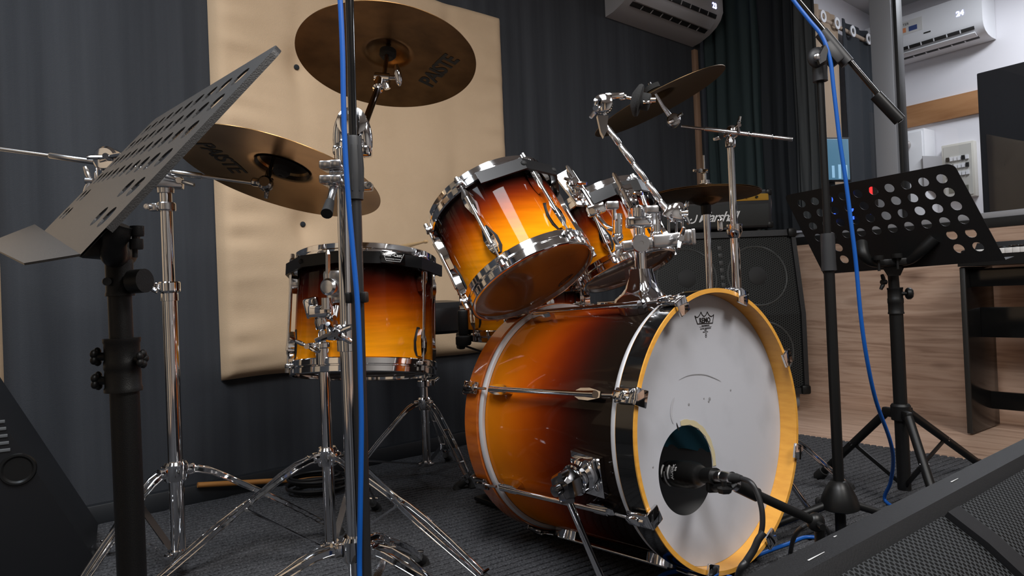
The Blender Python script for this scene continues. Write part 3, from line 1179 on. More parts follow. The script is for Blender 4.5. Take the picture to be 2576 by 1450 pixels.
def arcstroke(pts, wid, name, m, parent, lift=0.0009):
    """a thin flat mark on the front head along picture points"""
    P = smoothpath([onhead(x, y, lift) for x, y in pts], 6)
    n = len(P)
    ws = [wid * math.sin(PI * (i + 0.6) / (n + 0.2)) ** 0.6 for i in range(n)]
    return MB().sweep(P, ws, 0.0002, up=BN).build(name, m, parent)


# logo: crown over a word box, small print under it
lc = onhead(1771, 805)
S = (onhead(1795, 805) - onhead(1747, 805)).length / 48.0      # metres per picture pixel across
lu, lv = RTB, UPB
sv = (onhead(1771, 785) - onhead(1771, 821)).length / 36.0


def crownpt(x, y):
    return onhead(x, y, 0.0007)


def stroke(pts, wid, name, parent=head, m=INK):
    MB().sweep([crownpt(x, y) for x, y in pts], wid, 0.0003, up=BN).build(name, m, parent)


def arcpts(x0, y0, x1, y1, sag, n=8):
    return [(x0 + (x1 - x0) * i / n, y0 + (y1 - y0) * i / n + sag * 4 * (i / n) * (1 - i / n)) for i in range(n + 1)]


cw_ = []
cw_ += [(1754.5, 814.5), (1748, 795)] + arcpts(1748, 795, 1763.5, 785.5, 8) + arcpts(1763.5, 785.5, 1779.5, 785, 11) + arcpts(1779.5, 785, 1795.5, 791.5, 8) + [(1793, 813), (1754.5, 815.5)]
stroke(cw_, 0.0020, 'logo_crown')
text('logo_word', 'REMO', onhead(1773.5, 806.5, 0.0007), lu, lv, 0.0150, INK, head, 0.0003, bold=0.00045, spacing=0.98)
for (yy, tx, sz) in ((819.5, 'WEATHERKING', 0.0040), (827.0, 'COATED AMBASSADOR', 0.0036), (831, 'BASS', 0.0034), (835.5, 'MADE IN U.S.A.', 0.0028)):
    text('logo_print', tx, onhead(1775, yy, 0.0007), lu, lv, sz, INK, head, 0.0003, bold=0.00008)
stroke([(1760, 823), (1790, 822)], 0.0006, 'logo_rule')
MB().lathe(onhead(1776, 841.5, 0.0005), BN, [(0.0018, 0), (0.0027, 0), (0.0027, 0.0003), (0.0018, 0.0003)], 20, closed=True).build('logo_ring', INK, head)
MB().lathe(onhead(1776, 846.5, 0.0005), BN, [(0.0018, 0), (0.0027, 0), (0.0027, 0.0003), (0.0018, 0.0003)], 20, closed=True).build('logo_ring', INK, head)
# wear marks and old tape round the port
arcstroke([(1708, 956), (1730, 946), (1752, 942.5), (1776, 944), (1800, 953), (1814, 960)], 0.0016, 'scuff', SMUDGE, head)
arcstroke([(1696, 1000), (1690, 1020), (1689, 1045), (1694, 1066)], 0.006, 'scuff', mat('scuff_faint', (0.42, 0.42, 0.45), 0.7), head)
for (x, y, r) in ((1785, 1004, 0.004), (1783, 1010, 0.003), (1733, 1018, 0.003), (1838, 982, 0.0025), (1643, 1176, 0.002), (1771, 1003, 0.002)):
    MB().lathe(onhead(x, y, 0.0004), BN, [(0, 0.0004), (r * 0.7, 0.0004), (r, 0.0)], 10).build('scuff', SMUDGE, head)
MB().sweep([onhead(1708, 1083, 0.001), onhead(1704, 1072, 0.001), onhead(1702, 1064, 0.001)], [0.004, 0.003, 0.0006], 0.0004, up=BN).build('cut_mark', INK, head)
tape = MB()
tp = []
for i in range(17):
    a = -0.08 + 1.75 * i / 16
    tp.append(holeC + BN * 0.0010 + (UPB * math.cos(a) + RTB * math.sin(a)) * (rH + 0.0065))
tape.sweep(tp, [0.012 - 0.003 * (i % 3 == 0) for i in range(17)], 0.0006, up=BN)
tape.build('tape', TAPE, head)

# eight tension rods with claws and tube lugs
CL = [math.radians(a) for a in (-18.5, 26.5, 63.5, 106.5, 151.5, 196.5, 241.5, 286.5)]
CL = []
c0 = angle_of(BF, BN, 1603, 1000)
for k in range(8):
    CL.append(c0 + k * PI / 4)
LUGX = []
for a in CL:
    rad = UPB * math.cos(a) + RTB * math.sin(a)
    tan = (UPB * -math.sin(a) + RTB * math.cos(a))
    lug = MB()
    ro = sr + 0.021
    P = lambda h, r=ro: BF + BN * h + rad * r
    hA, hB = -BL + 0.098, -0.098
    lug.tube([P(hA, ro), P(hA + 0.03, ro), P(hB - 0.03, ro), P(hB, ro)], [0.0075, 0.0058, 0.0058, 0.0075], 14)
    for sgn, hh in ((1, hA), (-1, hB)):       # teardrop feet
        pr = [(0.0, 0.006), (0.012, 0.009), (0.03, 0.0125), (0.055, 0.0115), (0.068, 0.006)]
        for (d, w) in pr:
            pass
        pts = [P(hh + sgn * (d - 0.012), sr + 0.010) for d, w in pr]
        lug.sweep(pts, [w * 2 for d, w in pr], 0.019, up=rad)
    lo = lug.build('tension_lug', CHROME, bass, sharp=30)
    for sgn, hEdge, hIn in ((1, 0.0, hB), (-1, -BL, hA)):
        cl = MB()
        # claw: plate over the hoop, lip in front of its edge
        up_c = rad
        base = BF + BN * (hEdge - sgn * 0.020) + rad * (BR + 0.007)
        cl.box(base, (0.048, 0.030, 0.009), (BN, tan, rad), 0.003)
        cl.box(BF + BN * (hEdge + sgn * 0.0045) + rad * (BR - 0.006), (0.007, 0.034, 0.033), (BN, tan, rad), 0.002)
        cl.box(BF + BN * (hEdge - sgn * 0.030) + rad * (BR + 0.012), (0.030, 0.018, 0.012), (BN, tan, rad), 0.004)
        cl.tube([BF + BN * (hEdge - sgn * 0.046) + rad * (BR + 0.011), BF + BN * (hEdge - sgn * 0.006) + rad * (BR + 0.011)], 0.0055, 12)
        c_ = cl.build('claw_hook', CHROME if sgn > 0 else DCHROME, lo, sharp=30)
        MB().tube([P(hIn + sgn * 0.02), BF + BN * (hEdge - sgn * 0.035) + rad * (BR + 0.010)], 0.0032, 10).build('tension_rod', SATIN, lo)

# spur: bracket plate, ball joint and telescopic leg to the floor, both sides
def spur(px_plate, px_joint, px_foot, zf, side):
    a = side
    rad = UPB * math.cos(a) + RTB * math.sin(a)
    tan = (UPB * -math.sin(a) + RTB * math.cos(a))
    hc = -0.135
    c = BF + BN * hc + rad * (sr + 0.006)
    s = MB()
    s.prism([(-0.044, -0.040), (0.036, -0.046), (0.044, 0.034), (-0.030, 0.044)], c, BN, tan, rad, 0.012)
    s.box(c + rad * 0.009, (0.062, 0.066, 0.012), (BN, tan, rad), 0.006)
    s.lathe(c, rad, [(0.034, 0.010), (0.032, 0.020), (0.026, 0.026), (0.026, 0.030), (0.031, 0.032), (0.031, 0.040), (0.024, 0.044), (0, 0.045)], 32)
    o = s.build('spur_bracket', CHROME, bass, sharp=30)
    j = c + rad * 0.062
    k = MB()
    k.lathe(c, rad, [(0.024, 0.044), (0.030, 0.046), (0.031, 0.070), (0.026, 0.078), (0.012, 0.080), (0, 0.080)], 6)
    k.lathe(c, rad, [(0.0, 0.082), (0.011, 0.081), (0.011, 0.094), (0.005, 0.095), (0, 0.095)], 16)
    k.box(j - Z3 * 0.018, (0.030, 0.030, 0.030), None, 0.006)
    k.tube([j + tan * 0.028 + BN * 0.012, j + tan * 0.028 + BN * 0.012 + rad * 0.02], 0.006, 10)
    k.build('spur_joint', DCHROME, o, sharp=30)
    foot = onplane(px_foot[0], px_foot[1], V((0, 0, zf)), Z3) if px_foot else None
    return o, j


best = min((abs(proj(BF - BN * 0.135 + (UPB * math.cos(-math.radians(q)) + RTB * math.sin(-math.radians(q))) * (sr + 0.006))[1] - 1190), q) for q in range(60, 130))[1]
spo, spj = spur(None, None, None, 0, -math.radians(best))
ft = onfloor(1545, 1535, 0.012)
spl = MB().tube([spj - Z3 * 0.02, ft + (spj - ft) * 0.08], 0.0068, 14).build('spur_leg', CHROME, spo)
MB().tube([ft + (spj - ft) * 0.10, ft], [0.010, 0.008], 14).build('rubber_tip', RUBBER, spl)
spo2, spj2 = spur(None, None, None, 0, math.radians(best))
ft2 = spj2 + (RTB * 0.10 + BN * 0.095)
ft2 = V((ft2.x, ft2.y, 0.012))
spl2 = MB().tube([spj2 - Z3 * 0.02, ft2 + (spj2 - ft2) * 0.08], 0.0068, 14).build('spur_leg', CHROME, spo2)
MB().tube([ft2 + (spj2 - ft2) * 0.10, ft2], [0.010, 0.008], 14).build('rubber_tip', RUBBER, spl2)

# folded blanket lying inside the shell
bl = thing('blanket', BF - BN * 0.25 - UPB * 0.26, 'dark teal folded blanket inside the drum seen through the port hole', 'blanket')
def lining(a0, a1, h0, h1, m, nm, ridges, amp, tw):
    def fn(i, j):
        a = math.radians(a0 + (a1 - a0) * i)
        h = h0 + (h1 - h0) * j
        r = sr - 0.022 + amp * math.sin(2 * PI * ridges * (i + tw * j)) - 0.03 * math.sin(PI * i)
        return BF + BN * h + (UPB * math.cos(a) + RTB * math.sin(a)) * r
    return MB().grid(fn, 60, 40).build(nm, m, bl, sharp=180)


lining(22, 116, -0.075, -0.44, TEAL, 'fold', 4.5, 0.008, 0.9)
lining(114, 215, -0.075, -0.44, mat('grey_blanket', (0.30, 0.285, 0.27), 0.9), 'lower_fold', 1.5, 0.006, 0.3)['label'] = 'dark grey lower fold'


# ---- toms and floor tom
def tom(name, c, n, L, R, label, heads, lug0, burst=BURST, group=None, nlug=6, band=None, logo=None, lugs_dir=1, amb_h=True, rimh=0.020):
    """c: centre of the lower rim's outer edge, n: axis pointing out of the lower head, L: rim edge to rim edge"""
    n = n.normalized()
    root = thing(name, c - n * (L / 2), label, 'drum', group)
    rs = R - 0.011
    up, rt, nn = frame(n)
    lo, hi = -0.024, -L + 0.024
    MB().lathe(c, n, [(rs, lo), (rs, hi), (rs - 0.006, hi), (rs - 0.006, lo)], 112, closed=True).build('shell', burst, root, attr=lambda v: ((v - c).dot(n) - lo) / (hi - lo))
    for h, sg, nm in ((0.0, 1, 'bottom_hoop'), (-L, -1, 'top_hoop')):
        prof = [(R - 0.009, h), (R - 0.004, h), (R - 0.0012, h - 0.0022 * sg), (R - 0.0008, h - 0.0145 * sg), (R - 0.0035, h - 0.0165 * sg), (R - 0.0035, h - 0.0185 * sg), (R + 0.0012, h - 0.0205 * sg), (R + 0.0016, h - 0.0335 * sg), (R - 0.001, h - 0.0360 * sg), (rs + 0.001, h - 0.036 * sg), (rs + 0.001, h - 0.016 * sg), (R - 0.009, h - 0.013 * sg)]
        MB().lathe(c, n, prof, 112, closed=True).build(nm, CHROME, root, sharp=40)
    hd = MB().lathe(c, n, [(0, -0.014), (R - 0.017, -0.014), (R - 0.0095, -0.010)], 96).build('bottom_head', heads, root, sharp=50)
    MB().lathe(c, n, [(0, -L + 0.014), (R - 0.0095, -L + 0.013)], 96).build('top_head', mat('top_head_film', (0.35, 0.35, 0.36), 0.5) if 'top_head_film' not in bpy.data.materials else bpy.data.materials['top_head_film'], root)
    for k in range(nlug):
        a = lug0 + 2 * PI * k / nlug
        rad = up * math.cos(a) + rt * math.sin(a)
        tan = -up * math.sin(a) + rt * math.cos(a)
        Q = lambda h, r: c + n * h + rad * r
        ro = rs + 0.018
        ha, hb_ = -0.062, -L + 0.062
        lg = MB()
        lg.tube([Q(ha, ro), Q(ha - 0.03, ro), Q(hb_ + 0.03, ro), Q(hb_, ro)], [0.0062, 0.0045, 0.0045, 0.0062], 12)
        for sg, hh in ((-1, ha), (1, hb_)):
            pr = [(-0.018, 0.0050), (-0.004, 0.0110), (0.018, 0.0125), (0.036, 0.0085), (0.050, 0.0035)]
            lg.sweep([Q(hh + sg * (d - 0.002), rs + 0.0095 + 0.003 * (i in (1, 2))) for i, (d, w) in enumerate(pr)], [2 * w for d, w in pr], 0.015, up=rad)
        lo_ = lg.build('tension_lug', CHROME, root, sharp=30)
        gk = MB()
        gk.sweep([Q(ha + 0.020, rs + 0.001), Q(ha + 0.006, rs + 0.001), Q(ha - 0.020, rs + 0.001), Q(ha - 0.054, rs + 0.001)], [0.013, 0.029, 0.031, 0.010], 0.003, up=rad)
        gk.build('gasket', RUBBER, lo_)
        for sg, h, hx in ((1, 0.0, ha), (-1, -L, hb_)):
            e = MB()
            e.tube([Q(hx, ro), Q(h - sg * 0.022, R + 0.007)], 0.0026, 8)
            e.box(Q(h - sg * 0.0235, R + 0.006), (0.011, 0.020, 0.014), (n, tan, rad), 0.003)
            e.tube([Q(h - sg * 0.018, R + 0.007), Q(h - sg * 0.006, R + 0.007)], 0.0055, 10)
            e.build('tension_rod', SATIN, lo_, sharp=30)
    if band:
        a0, a1, sides, hgt, hoff, m = band
        # flat-sided suspension band hung under the upper hoop
        b = MB()
        pts = []
        for i in range(sides + 1):
            a = a0 + (a1 - a0) * i / sides
            rr = R + 0.016
            pts.append(c - n * (L - hoff) + (up * math.cos(a) + rt * math.sin(a)) * rr)
        b.sweep(pts, hgt, 0.006, up=(pts[0] - c).normalized())
        b = MB()
        vs = []
        for i, p in enumerate(pts):
            rad = (p - (c - n * (L - hoff))).normalized()
            vs += [p - n * hgt / 2 - rad * 0.003, p + n * hgt / 2 - rad * 0.003, p + n * hgt / 2 + rad * 0.003, p - n * hgt / 2 + rad * 0.003]
        fs = []
        for i in range(len(pts) - 1):
            for k in range(4):
                fs.append((i * 4 + k, i * 4 + (k + 1) % 4, i * 4 + 4 + (k + 1) % 4, i * 4 + 4 + k))
        fs += [(3, 2, 1, 0), tuple((len(pts) - 1) * 4 + k for k in range(4))]
        b.add(vs, fs)
        bo = b.build('suspension_band', m, root, sharp=20)
        for i in (1, 2):
            for (j, nsd) in ((0, sides),):
                a = a0 + (a1 - a0) * (i / 3)
                rad = up * math.cos(a) + rt * math.sin(a)
                q = c - n * (L - hoff) + rad * (R + 0.017)
                MB().ball(q, 0.0075, rad, 0.8, 14).build('rubber_grommet', RUBBER, bo)
    return root, hd, (up, rt, nn)


T1S = 0.955
T1C, T1N, T1L, T1R = CAM + (V((0.0528, 1.6259, 0.6244)) + ZO - CAM) * T1S, V((0.4044, -0.3672, -0.8376)), 0.263 * T1S, 0.163 * T1S
a1_ = angle_of(T1C, T1N, 1251, 664)
aB0 = angle_of(T1C - T1N.normalized() * (T1L - 0.035), T1N, 1203, 450)
aB1 = angle_of(T1C - T1N.normalized() * (T1L - 0.035), T1N, 1436, 470)
if aB1 < aB0:
    aB0, aB1 = aB1, aB0
BANDM = mat('black_anodised', (0.016, 0.016, 0.017), 0.35, 0.4)
t1, t1h, t1f = tom('tom_drum', T1C, T1N, T1L, T1R, 'sunburst rack tom tilted over the bass drum, nearest of the two', CLEAR, a1_, band=(aB0, aB1, 3, 0.030, 0.042, BANDM), group='rack toms above the bass drum')

T2C, T2N, T2L, T2R = V((0.329, 1.9033, 0.6501)) + ZO, V((0.3013, -0.2692, -0.9147)), 0.233, 0.138
a2_ = angle_of(T2C, T2N, 1540, 660)
aC0 = angle_of(T2C - T2N.normalized() * (T2L - 0.035), T2N, 1480, 490)
aC1 = angle_of(T2C - T2N.normalized() * (T2L - 0.035), T2N, 1660, 480)
if aC1 < aC0:
    aC0, aC1 = aC1, aC0
t2, t2h, t2f = tom('tom_drum', T2C, T2N, T2L, T2R, 'small sunburst rack tom partly hidden by the chrome tom holder', CLEAR2, a2_, band=(aC0 - 0.1, aC1 + 0.1, 4, 0.034, 0.044, BANDM), group='rack toms above the bass drum')

FTB = W(916, 948, 1.80)
FTN = V((-0.024, -0.18, -0.983)).normalized()
FTL, FTR = 0.318, 0.190
fa = angle_of(FTB, FTN, 1074, 938)
fB0 = angle_of(FTB - FTN * (FTL - 0.03), FTN, 727, 690)
fB1 = angle_of(FTB - FTN * (FTL - 0.03), FTN, 1098, 672)
if fB1 < fB0:
    fB1 += 2 * PI
t3, t3h, t3f = tom('floor_tom', FTB, FTN, FTL, FTR, 'sunburst floor tom hanging behind the chrome and black stands', CLEAR2, fa, nlug=6, band=(min(fB0, fB1), max(fB0, fB1), 6, 0.030, 0.042, BANDM))


def disc_logo(hd, c, n, x, y, ru, rv, word, wsz, m_out, m_in):
    o = onplane(x, y, c - n * 0.0132, n)
    up, rt, nn = frame(n)
    # the long axis of the oval runs round the head
    rad = (o - c)
    rad = (rad - nn * rad.dot(nn)).normalized()
    tan = nn.cross(rad)
    k = 40
    for (s0, s1, m, l) in ((0.84, 1.0, m_out, 0.0002), (0.0, 0.84, m_in, 0.0001)):
        b = MB()
        vs = []
        for i in range(k):
            a = 2 * PI * i / k
            d = tan * math.cos(a) * ru + rad * math.sin(a) * rv
            vs += [o + d * s0 + nn * l, o + d * s1 + nn * l]
        fs = [(2 * i, 2 * i + 1, (2 * i + 3) % (2 * k), (2 * i + 2) % (2 * k)) for i in range(k)]
        b.add(vs, fs)
        if m:
            b.build('logo_oval', m, hd)
    if word:
        text('logo_word', word, o + nn * 0.0003, tan, rad * -1, wsz, m_out, hd, 0.0002, bold=0.0003)


disc_logo(t1h, T1C, T1N.normalized(), 1424, 706, 0.026, 0.0125, 'EVANS', 0.0125, INK, None)
disc_logo(t2h, T2C, T2N.normalized(), 1653, 645, 0.013, 0.013, '', 0.01, mat('grey_ring_print', (0.05, 0.045, 0.04), 0.5), None)

# badge on the floor tom's band
fup, frt, fnn = t3f
bc_ = onplane(1020, 662, FTB + V((0, -FTR - 0.022, 0)), V((0, -1, 0)))
frad = bc_ - FTB
frad = (frad - fnn * frad.dot(fnn)).normalized()
bc_ = FTB - fnn * (FTL - 0.042) + frad * (FTR + 0.0225)
btan = fnn.cross(frad) * -1
if btan.x < 0:
    btan = -btan
bd = MB().box(bc_, (0.062, 0.030, 0.002), (btan, -fnn, frad), 0.0008).build('badge', BLACKG, t3)
text('badge_word', 'Star-Cast', bc_ + frad * 0.0014 - fnn * 0.006, btan, -fnn, 0.0115, WHITEPRINT, bd, 0.0003, bold=0.0001)
MB().sweep([bc_ + frad * 0.0014 + btan * x - fnn * y for x, y in ((-0.027, 0.011), (-0.018, -0.009), (0.018, -0.009), (0.027, 0.011))], 0.0010, 0.0003, up=frad).build('badge_rule', WHITEPRINT, bd)
text('badge_word', 'MOUNTING SYSTEM', bc_ + frad * 0.0014 + fnn * 0.004, btan, -fnn, 0.0042, WHITEPRINT, bd, 0.0003)

# drumstick lying across the floor tom
ds = thing('drumstick', W(1040, 620, 1.85), 'wooden drumstick lying on the floor tom with its tip over the rim', 'drumstick')
s0, s1 = W(1076, 607, 1.84), W(930, 640, 1.98)
sd = (s1 - s0).normalized()
prof = [(0, 0), (0.0035, 0.001), (0.0052, 0.005), (0.0050, 0.011), (0.0032, 0.016), (0.0038, 0.03), (0.0068, 0.09), (0.0072, 0.2), (0.0072, 0.36), (0, 0.365)]
MB().lathe(s0, sd, prof, 18).build('stick', STICK, ds)

# ---- snare drum behind the bass drum
SNC = W(1326, 842, 2.10)
SNN = V((0.03, 0.05, -1)).normalized()
sn, snh, snf = tom('snare_drum', SNC, SNN, 0.165, 0.190, 'shallow sunburst snare drum half hidden between the tilted tom and the bass drum', CLEAR2, 0.35, burst=BURST, nlug=10)
th_ = MB()
tq = W(1165, 812, 2.02)
th_.box(tq, (0.030, 0.022, 0.075), None, 0.005)
th_.box(tq + V((0.0, -0.012, -0.052)), (0.045, 0.03, 0.03), None, 0.006)
th_.build('throw_off_lever', BLACKP, sn)


# ------------------------------------------------------------------ cymbals
def cymbal(name, c, n_down, R, label, m, bow=0.018, bell_r=0.055, bell_h=0.020, group='cymbals', dark_bell=None, hat=False):
    up = -n_down.normalized()
    root = thing(name, c, label, 'cymbal', group)
    top = []
    N = 26
    for i in range(N + 1):
        r = R * (1 - i / N)
        h = bow * (1 - (r / R) ** 1.6)
        if r < bell_r:
            h += bell_h * (1 - (r / bell_r) ** 2) ** 0.6
        elif r < bell_r * 1.12:
            h -= 0.0008
        top.append((max(r, 0.006), h))
    prof = top + [(r, h - 0.0013) for r, h in reversed(top)]
    MB().lathe(c, up, prof, 128, closed=True).build('bronze_plate', m, root, sharp=50)
    if dark_bell:  # thin cap whose dark colour paints in the reflection under the bell
        b = MB()
        b.lathe(c, up, [(bell_r * 1.0, bow * 0.82 - 0.0018), (bell_r * 0.9, bow + bell_h * 0.4 - 0.004), (bell_r * 0.6, bow + bell_h * 0.8 - 0.004), (0.007, bow + bell_h - 0.004)], 48)
        b.build('bell_reflection', dark_bell, root, sharp=180)
    return root, up, c + up * (bow + bell_h)


CUc, CUn = V((-0.2631, 1.5561, 1.1498)) + ZO, V((-0.0583, -0.2601, -0.9638)).normalized()
CLc, CLn = V((-0.5109, 1.5339, 0.8907)) + ZO, V((-0.2333, -0.2395, -0.9425)).normalized()
CRc, CRn = V((0.4487, 1.9795, 1.1418)) + ZO, V((0.3854, -0.0106, -0.9227)).normalized()
HHc, HHn = V((0.6600, 2.2814, 0.911)) + ZO, V((-0.0203, -0.030, -0.9990)).normalized()

cyU, upU, bellU = cymbal('crash_cymbal', CUc, CUn, 0.203, 'dark bronze cymbal hung highest before the tan panel, seen from below', BRONZE, bow=0.022, bell_r=0.05)
cyL, upL, bellL = cymbal('crash_cymbal', CLc, CLn, 0.2286, 'large shiny bronze cymbal behind the black perforated music stand', BRONZE2, bow=0.024, bell_r=0.062, bell_h=0.024, dark_bell=mat('dark_bell_reflection', (0.045, 0.03, 0.018), 0.35, 0.9))  # bell cap colour stands in for a dark reflection
cyR, upR, bellR = cymbal('crash_cymbal', CRc, CRn, 0.203, 'steeply tilted dull cymbal on the boom arm below the grey-white air conditioner', mat('aged_bronze', (0.16, 0.105, 0.055), 0.42, 1.0), bow=0.020)
cyH, upH, bellH = cymbal('hi_hat_cymbal', HHc, HHn, 0.178, 'upper hi-hat cymbal lying level before the guitar amplifier head', BRONZE, bow=0.016, bell_r=0.05, group='hi-hat pair')


def cymtext(root, c, n, x0, y0, x1, y1, word, size, m, bow, R, bold=0.0016, spacing=0.9):
    """stamped word on the underside; baseline runs between two picture points"""
    A, B = onplane(x0, y0, c, n), onplane(x1, y1, c, n)
    u = (B - A).normalized()
    v = n.cross(u)
    mid = (A + B) / 2

    def wp(x, y, z):
        p = mid + u * x + v * y
        r = min((p - c).length, R)
        h = bow * (1 - (r / R) ** 1.6)
        return p - n * h + n * (0.0019 + z)
    return text('stamped_word', word, mid, u, v, size, m, root, 0.0002, bold=bold, warp=wp, spacing=spacing)


cymtext(cyU, CUc, CUn, 1076, 216, 1134, 157, 'PAISTE', 0.052, INK, 0.022, 0.203)
cymtext(cyL, CLc, CLn, 512, 375, 590, 440, 'PAISTE', 0.058, INK, 0.024, 0.2286, bold=0.0008)


# ------------------------------------------------------------------ stand parts
def tripod(root, xy, zh, zl, feet, m, rt=0.013, pinch=True, rail=0.0022, fm=RUBBER, gap=0.013, h=0.012, strut_at=0.45):
    """double-braced legs: two flat rails each, a strut back to the low bracket and a rubber foot"""
    hub = V((xy[0], xy[1], zh))
    for (fx, fy) in feet:
        f = V((fx, fy, 0.0))
        d = V((fx - xy[0], fy - xy[1], 0))
        L = d.length
        d.normalize()
        sd = d.cross(Z3)
        P = lambda t, lift=0.0: hub + d * (rt + 0.008 + (L - rt - 0.03) * t) + Z3 * ((0.026 - zh) * t + lift)
        ts = [0, 0.06, 0.14, 0.24, 0.34, 0.42, 0.5, 0.6, 0.75, 0.9, 1.0]
        lifts = [0, 0.010, 0.018, 0.020, 0.018, 0.018, 0.017, 0.015, 0.010, 0.004, 0.0]
        offs = [0.6, 0.75, 1.0, 1.0, 0.55, 0.42, 0.9, 1.1, 1.0, 0.7, 0.5] if pinch else [0.8, 0.9, 1, 1, 1, 1, 1, 1, 0.9, 0.7, 0.5]
        b = MB()
        pts = [P(t, l) for t, l in zip(ts, lifts)]
        for s in (-1, 1):
            b.sweep(pts, rail, h, up=Z3, off=[s * gap * o for o in offs])
            for e in (1, -1):
                b.tube([p + sd * (s * gap * o) + Z3 * (e * h * 0.48) for p, o in zip(pts, offs)], 0.0021, 8)
        for t in (0.06, 0.42, 0.97):
            q = P(t, 0.016)
            b.tube([q - sd * gap * 0.9, q + sd * gap * 0.9], 0.0032, 8)
        leg = b.build('leg', m, root, sharp=30)
        ft = MB()
        e = P(1.0)
        ft.tube([e + Z3 * 0.012 - d * 0.02, e + d * 0.004 - Z3 * 0.004, e + d * 0.016 - Z3 * 0.014], [0.011, 0.0125, 0.012], 12)
        ft.tube([V((e.x, e.y, 0.010)) + d * 0.012, V((e.x, e.y, 0.022)) + d * 0.010], [0.016, 0.013], 12)
        ft.build('rubber_foot', fm, leg)
        st = MB()
        q = P(strut_at, 0.010)
        low = V((xy[0], xy[1], zl)) + d * (rt + 0.006)
        st.sweep([low, q], 0.016, 0.003, up=Z3)
        st.tube([q - sd * 0.012, q + sd * 0.012], 0.004, 8)
        st.build('strut', m, leg, sharp=30)
    hb = MB()
    hb.lathe(V((xy[0], xy[1], zh - 0.022)), Z3, [(rt, 0), (rt + 0.008, 0.001), (rt + 0.010, 0.006), (rt + 0.010, 0.038), (rt + 0.006, 0.044), (rt, 0.044)], 28, closed=True)
    for (fx, fy) in feet:
        d = V((fx - xy[0], fy - xy[1], 0)).normalized()
        hb.box(hub + d * (rt + 0.012), (0.022, 0.022, 0.024), (d, d.cross(Z3), Z3), 0.004)
    hb.build('leg_collar', m, root, sharp=30)
    lb = MB()
    lb.lathe(V((xy[0], xy[1], zl - 0.008)), Z3, [(rt * 0.8, 0), (rt + 0.006, 0), (rt + 0.007, 0.004), (rt + 0.005, 0.018), (rt * 0.8, 0.018)], 24, closed=True)
    for (fx, fy) in feet:
        d = V((fx - xy[0], fy - xy[1], 0)).normalized()
        lb.box(V((xy[0], xy[1], zl)) + d * (rt + 0.006), (0.018, 0.018, 0.012), (d, d.cross(Z3), Z3), 0.003)
    lb.build('strut_bracket', m, root, sharp=30)


def clampring(b, c, r, axis=Z3, h=0.020, span=V((1, 0, 0)), wlen=0.024, ear=True):
    """memory lock / height clamp: ring with a split ear and a wing screw"""
    axis = V(axis).normalized()
    sp = (span - axis * span.dot(axis)).normalized()
    b.lathe(c - axis * h / 2, axis, [(r * 0.9, 0), (r + 0.004, 0.0005), (r + 0.0055, 0.003), (r + 0.0055, h - 0.003), (r + 0.004, h - 0.0005), (r * 0.9, h)], 28, closed=True)
    if ear:
        b.box(c + sp * (r + 0.012), (0.018, 0.018, h * 0.9), (sp, axis.cross(sp), axis), 0.003)
        wing(b, c + sp * (r + 0.020) + axis.cross(sp) * 0.012, axis.cross(sp), axis * 0.6 + sp, wlen)


def ratchet(b, c, axis, r=0.021, w=0.026):
    axis = V(axis).normalized()
    b.lathe(c - axis * w / 2, axis, [(0, 0), (r * 0.7, 0), (r, 0.003), (r, w * 0.4), (r * 0.93, w * 0.45), (r * 0.93, w * 0.55), (r, w * 0.6), (r, w - 0.003), (r * 0.7, w), (0, w)], 32)
    for k in range(24):
        a = 2 * PI * k / 24
        b.box(pol(c, axis, r * 0.965, a), (0.0026, 0.003, w * 0.16), frame(axis), 0)


def tilter(root, c, rod_dir, post_dir, m, post_len, wing_dir=None):
    """toothed tilter between an arm and the short threaded post that carries a cymbal"""
    b = MB()
    ax = V(rod_dir).cross(V(post_dir))
    ax = ax.normalized() if ax.length > 1e-5 else V(rod_dir).orthogonal().normalized()
    ratchet(b, c, ax, 0.016, 0.024)
    b.box(c - V(rod_dir).normalized() * 0.016, (0.030, 0.018, 0.018), (V(rod_dir).normalized(), ax, V(rod_dir).normalized().cross(ax)), 0.005)
    wing(b, c - ax * 0.022, -ax, post_dir, 0.024)
    pd = V(post_dir).normalized()
    b.tube([c + pd * 0.010, c + pd * 0.028, c + pd * 0.034, c + pd * post_len], [0.0075, 0.0068, 0.0042, 0.0036], 12)
    b.build('tilter', m, root, sharp=30)


def feltset(root, c_bell_under, up, bell_top):
    f = MB()
    f.lathe(c_bell_under, up, [(0.004, -0.030), (0.012, -0.030), (0.014, -0.028), (0.019, -0.022), (0.019, -0.010), (0.004, -0.008)], 28, closed=True)
    f.lathe(bell_top, up, [(0.004, 0.001), (0.016, 0.001), (0.016, 0.012), (0.004, 0.012)], 24, closed=True)
    f.build('felt_washer', FELT, root)
    n = MB()
    wing(n, bell_top + up * 0.022, up, up.orthogonal(), 0.02)
    n.build('wing_nut', CHROME, root)


# ---- stand A: carries the large shiny cymbal on a horizontal boom
xa = W(432, 900, 1.55)
AX, AY = xa.x, xa.y


def zat(px, py, d):
    return W(px, py, d).z


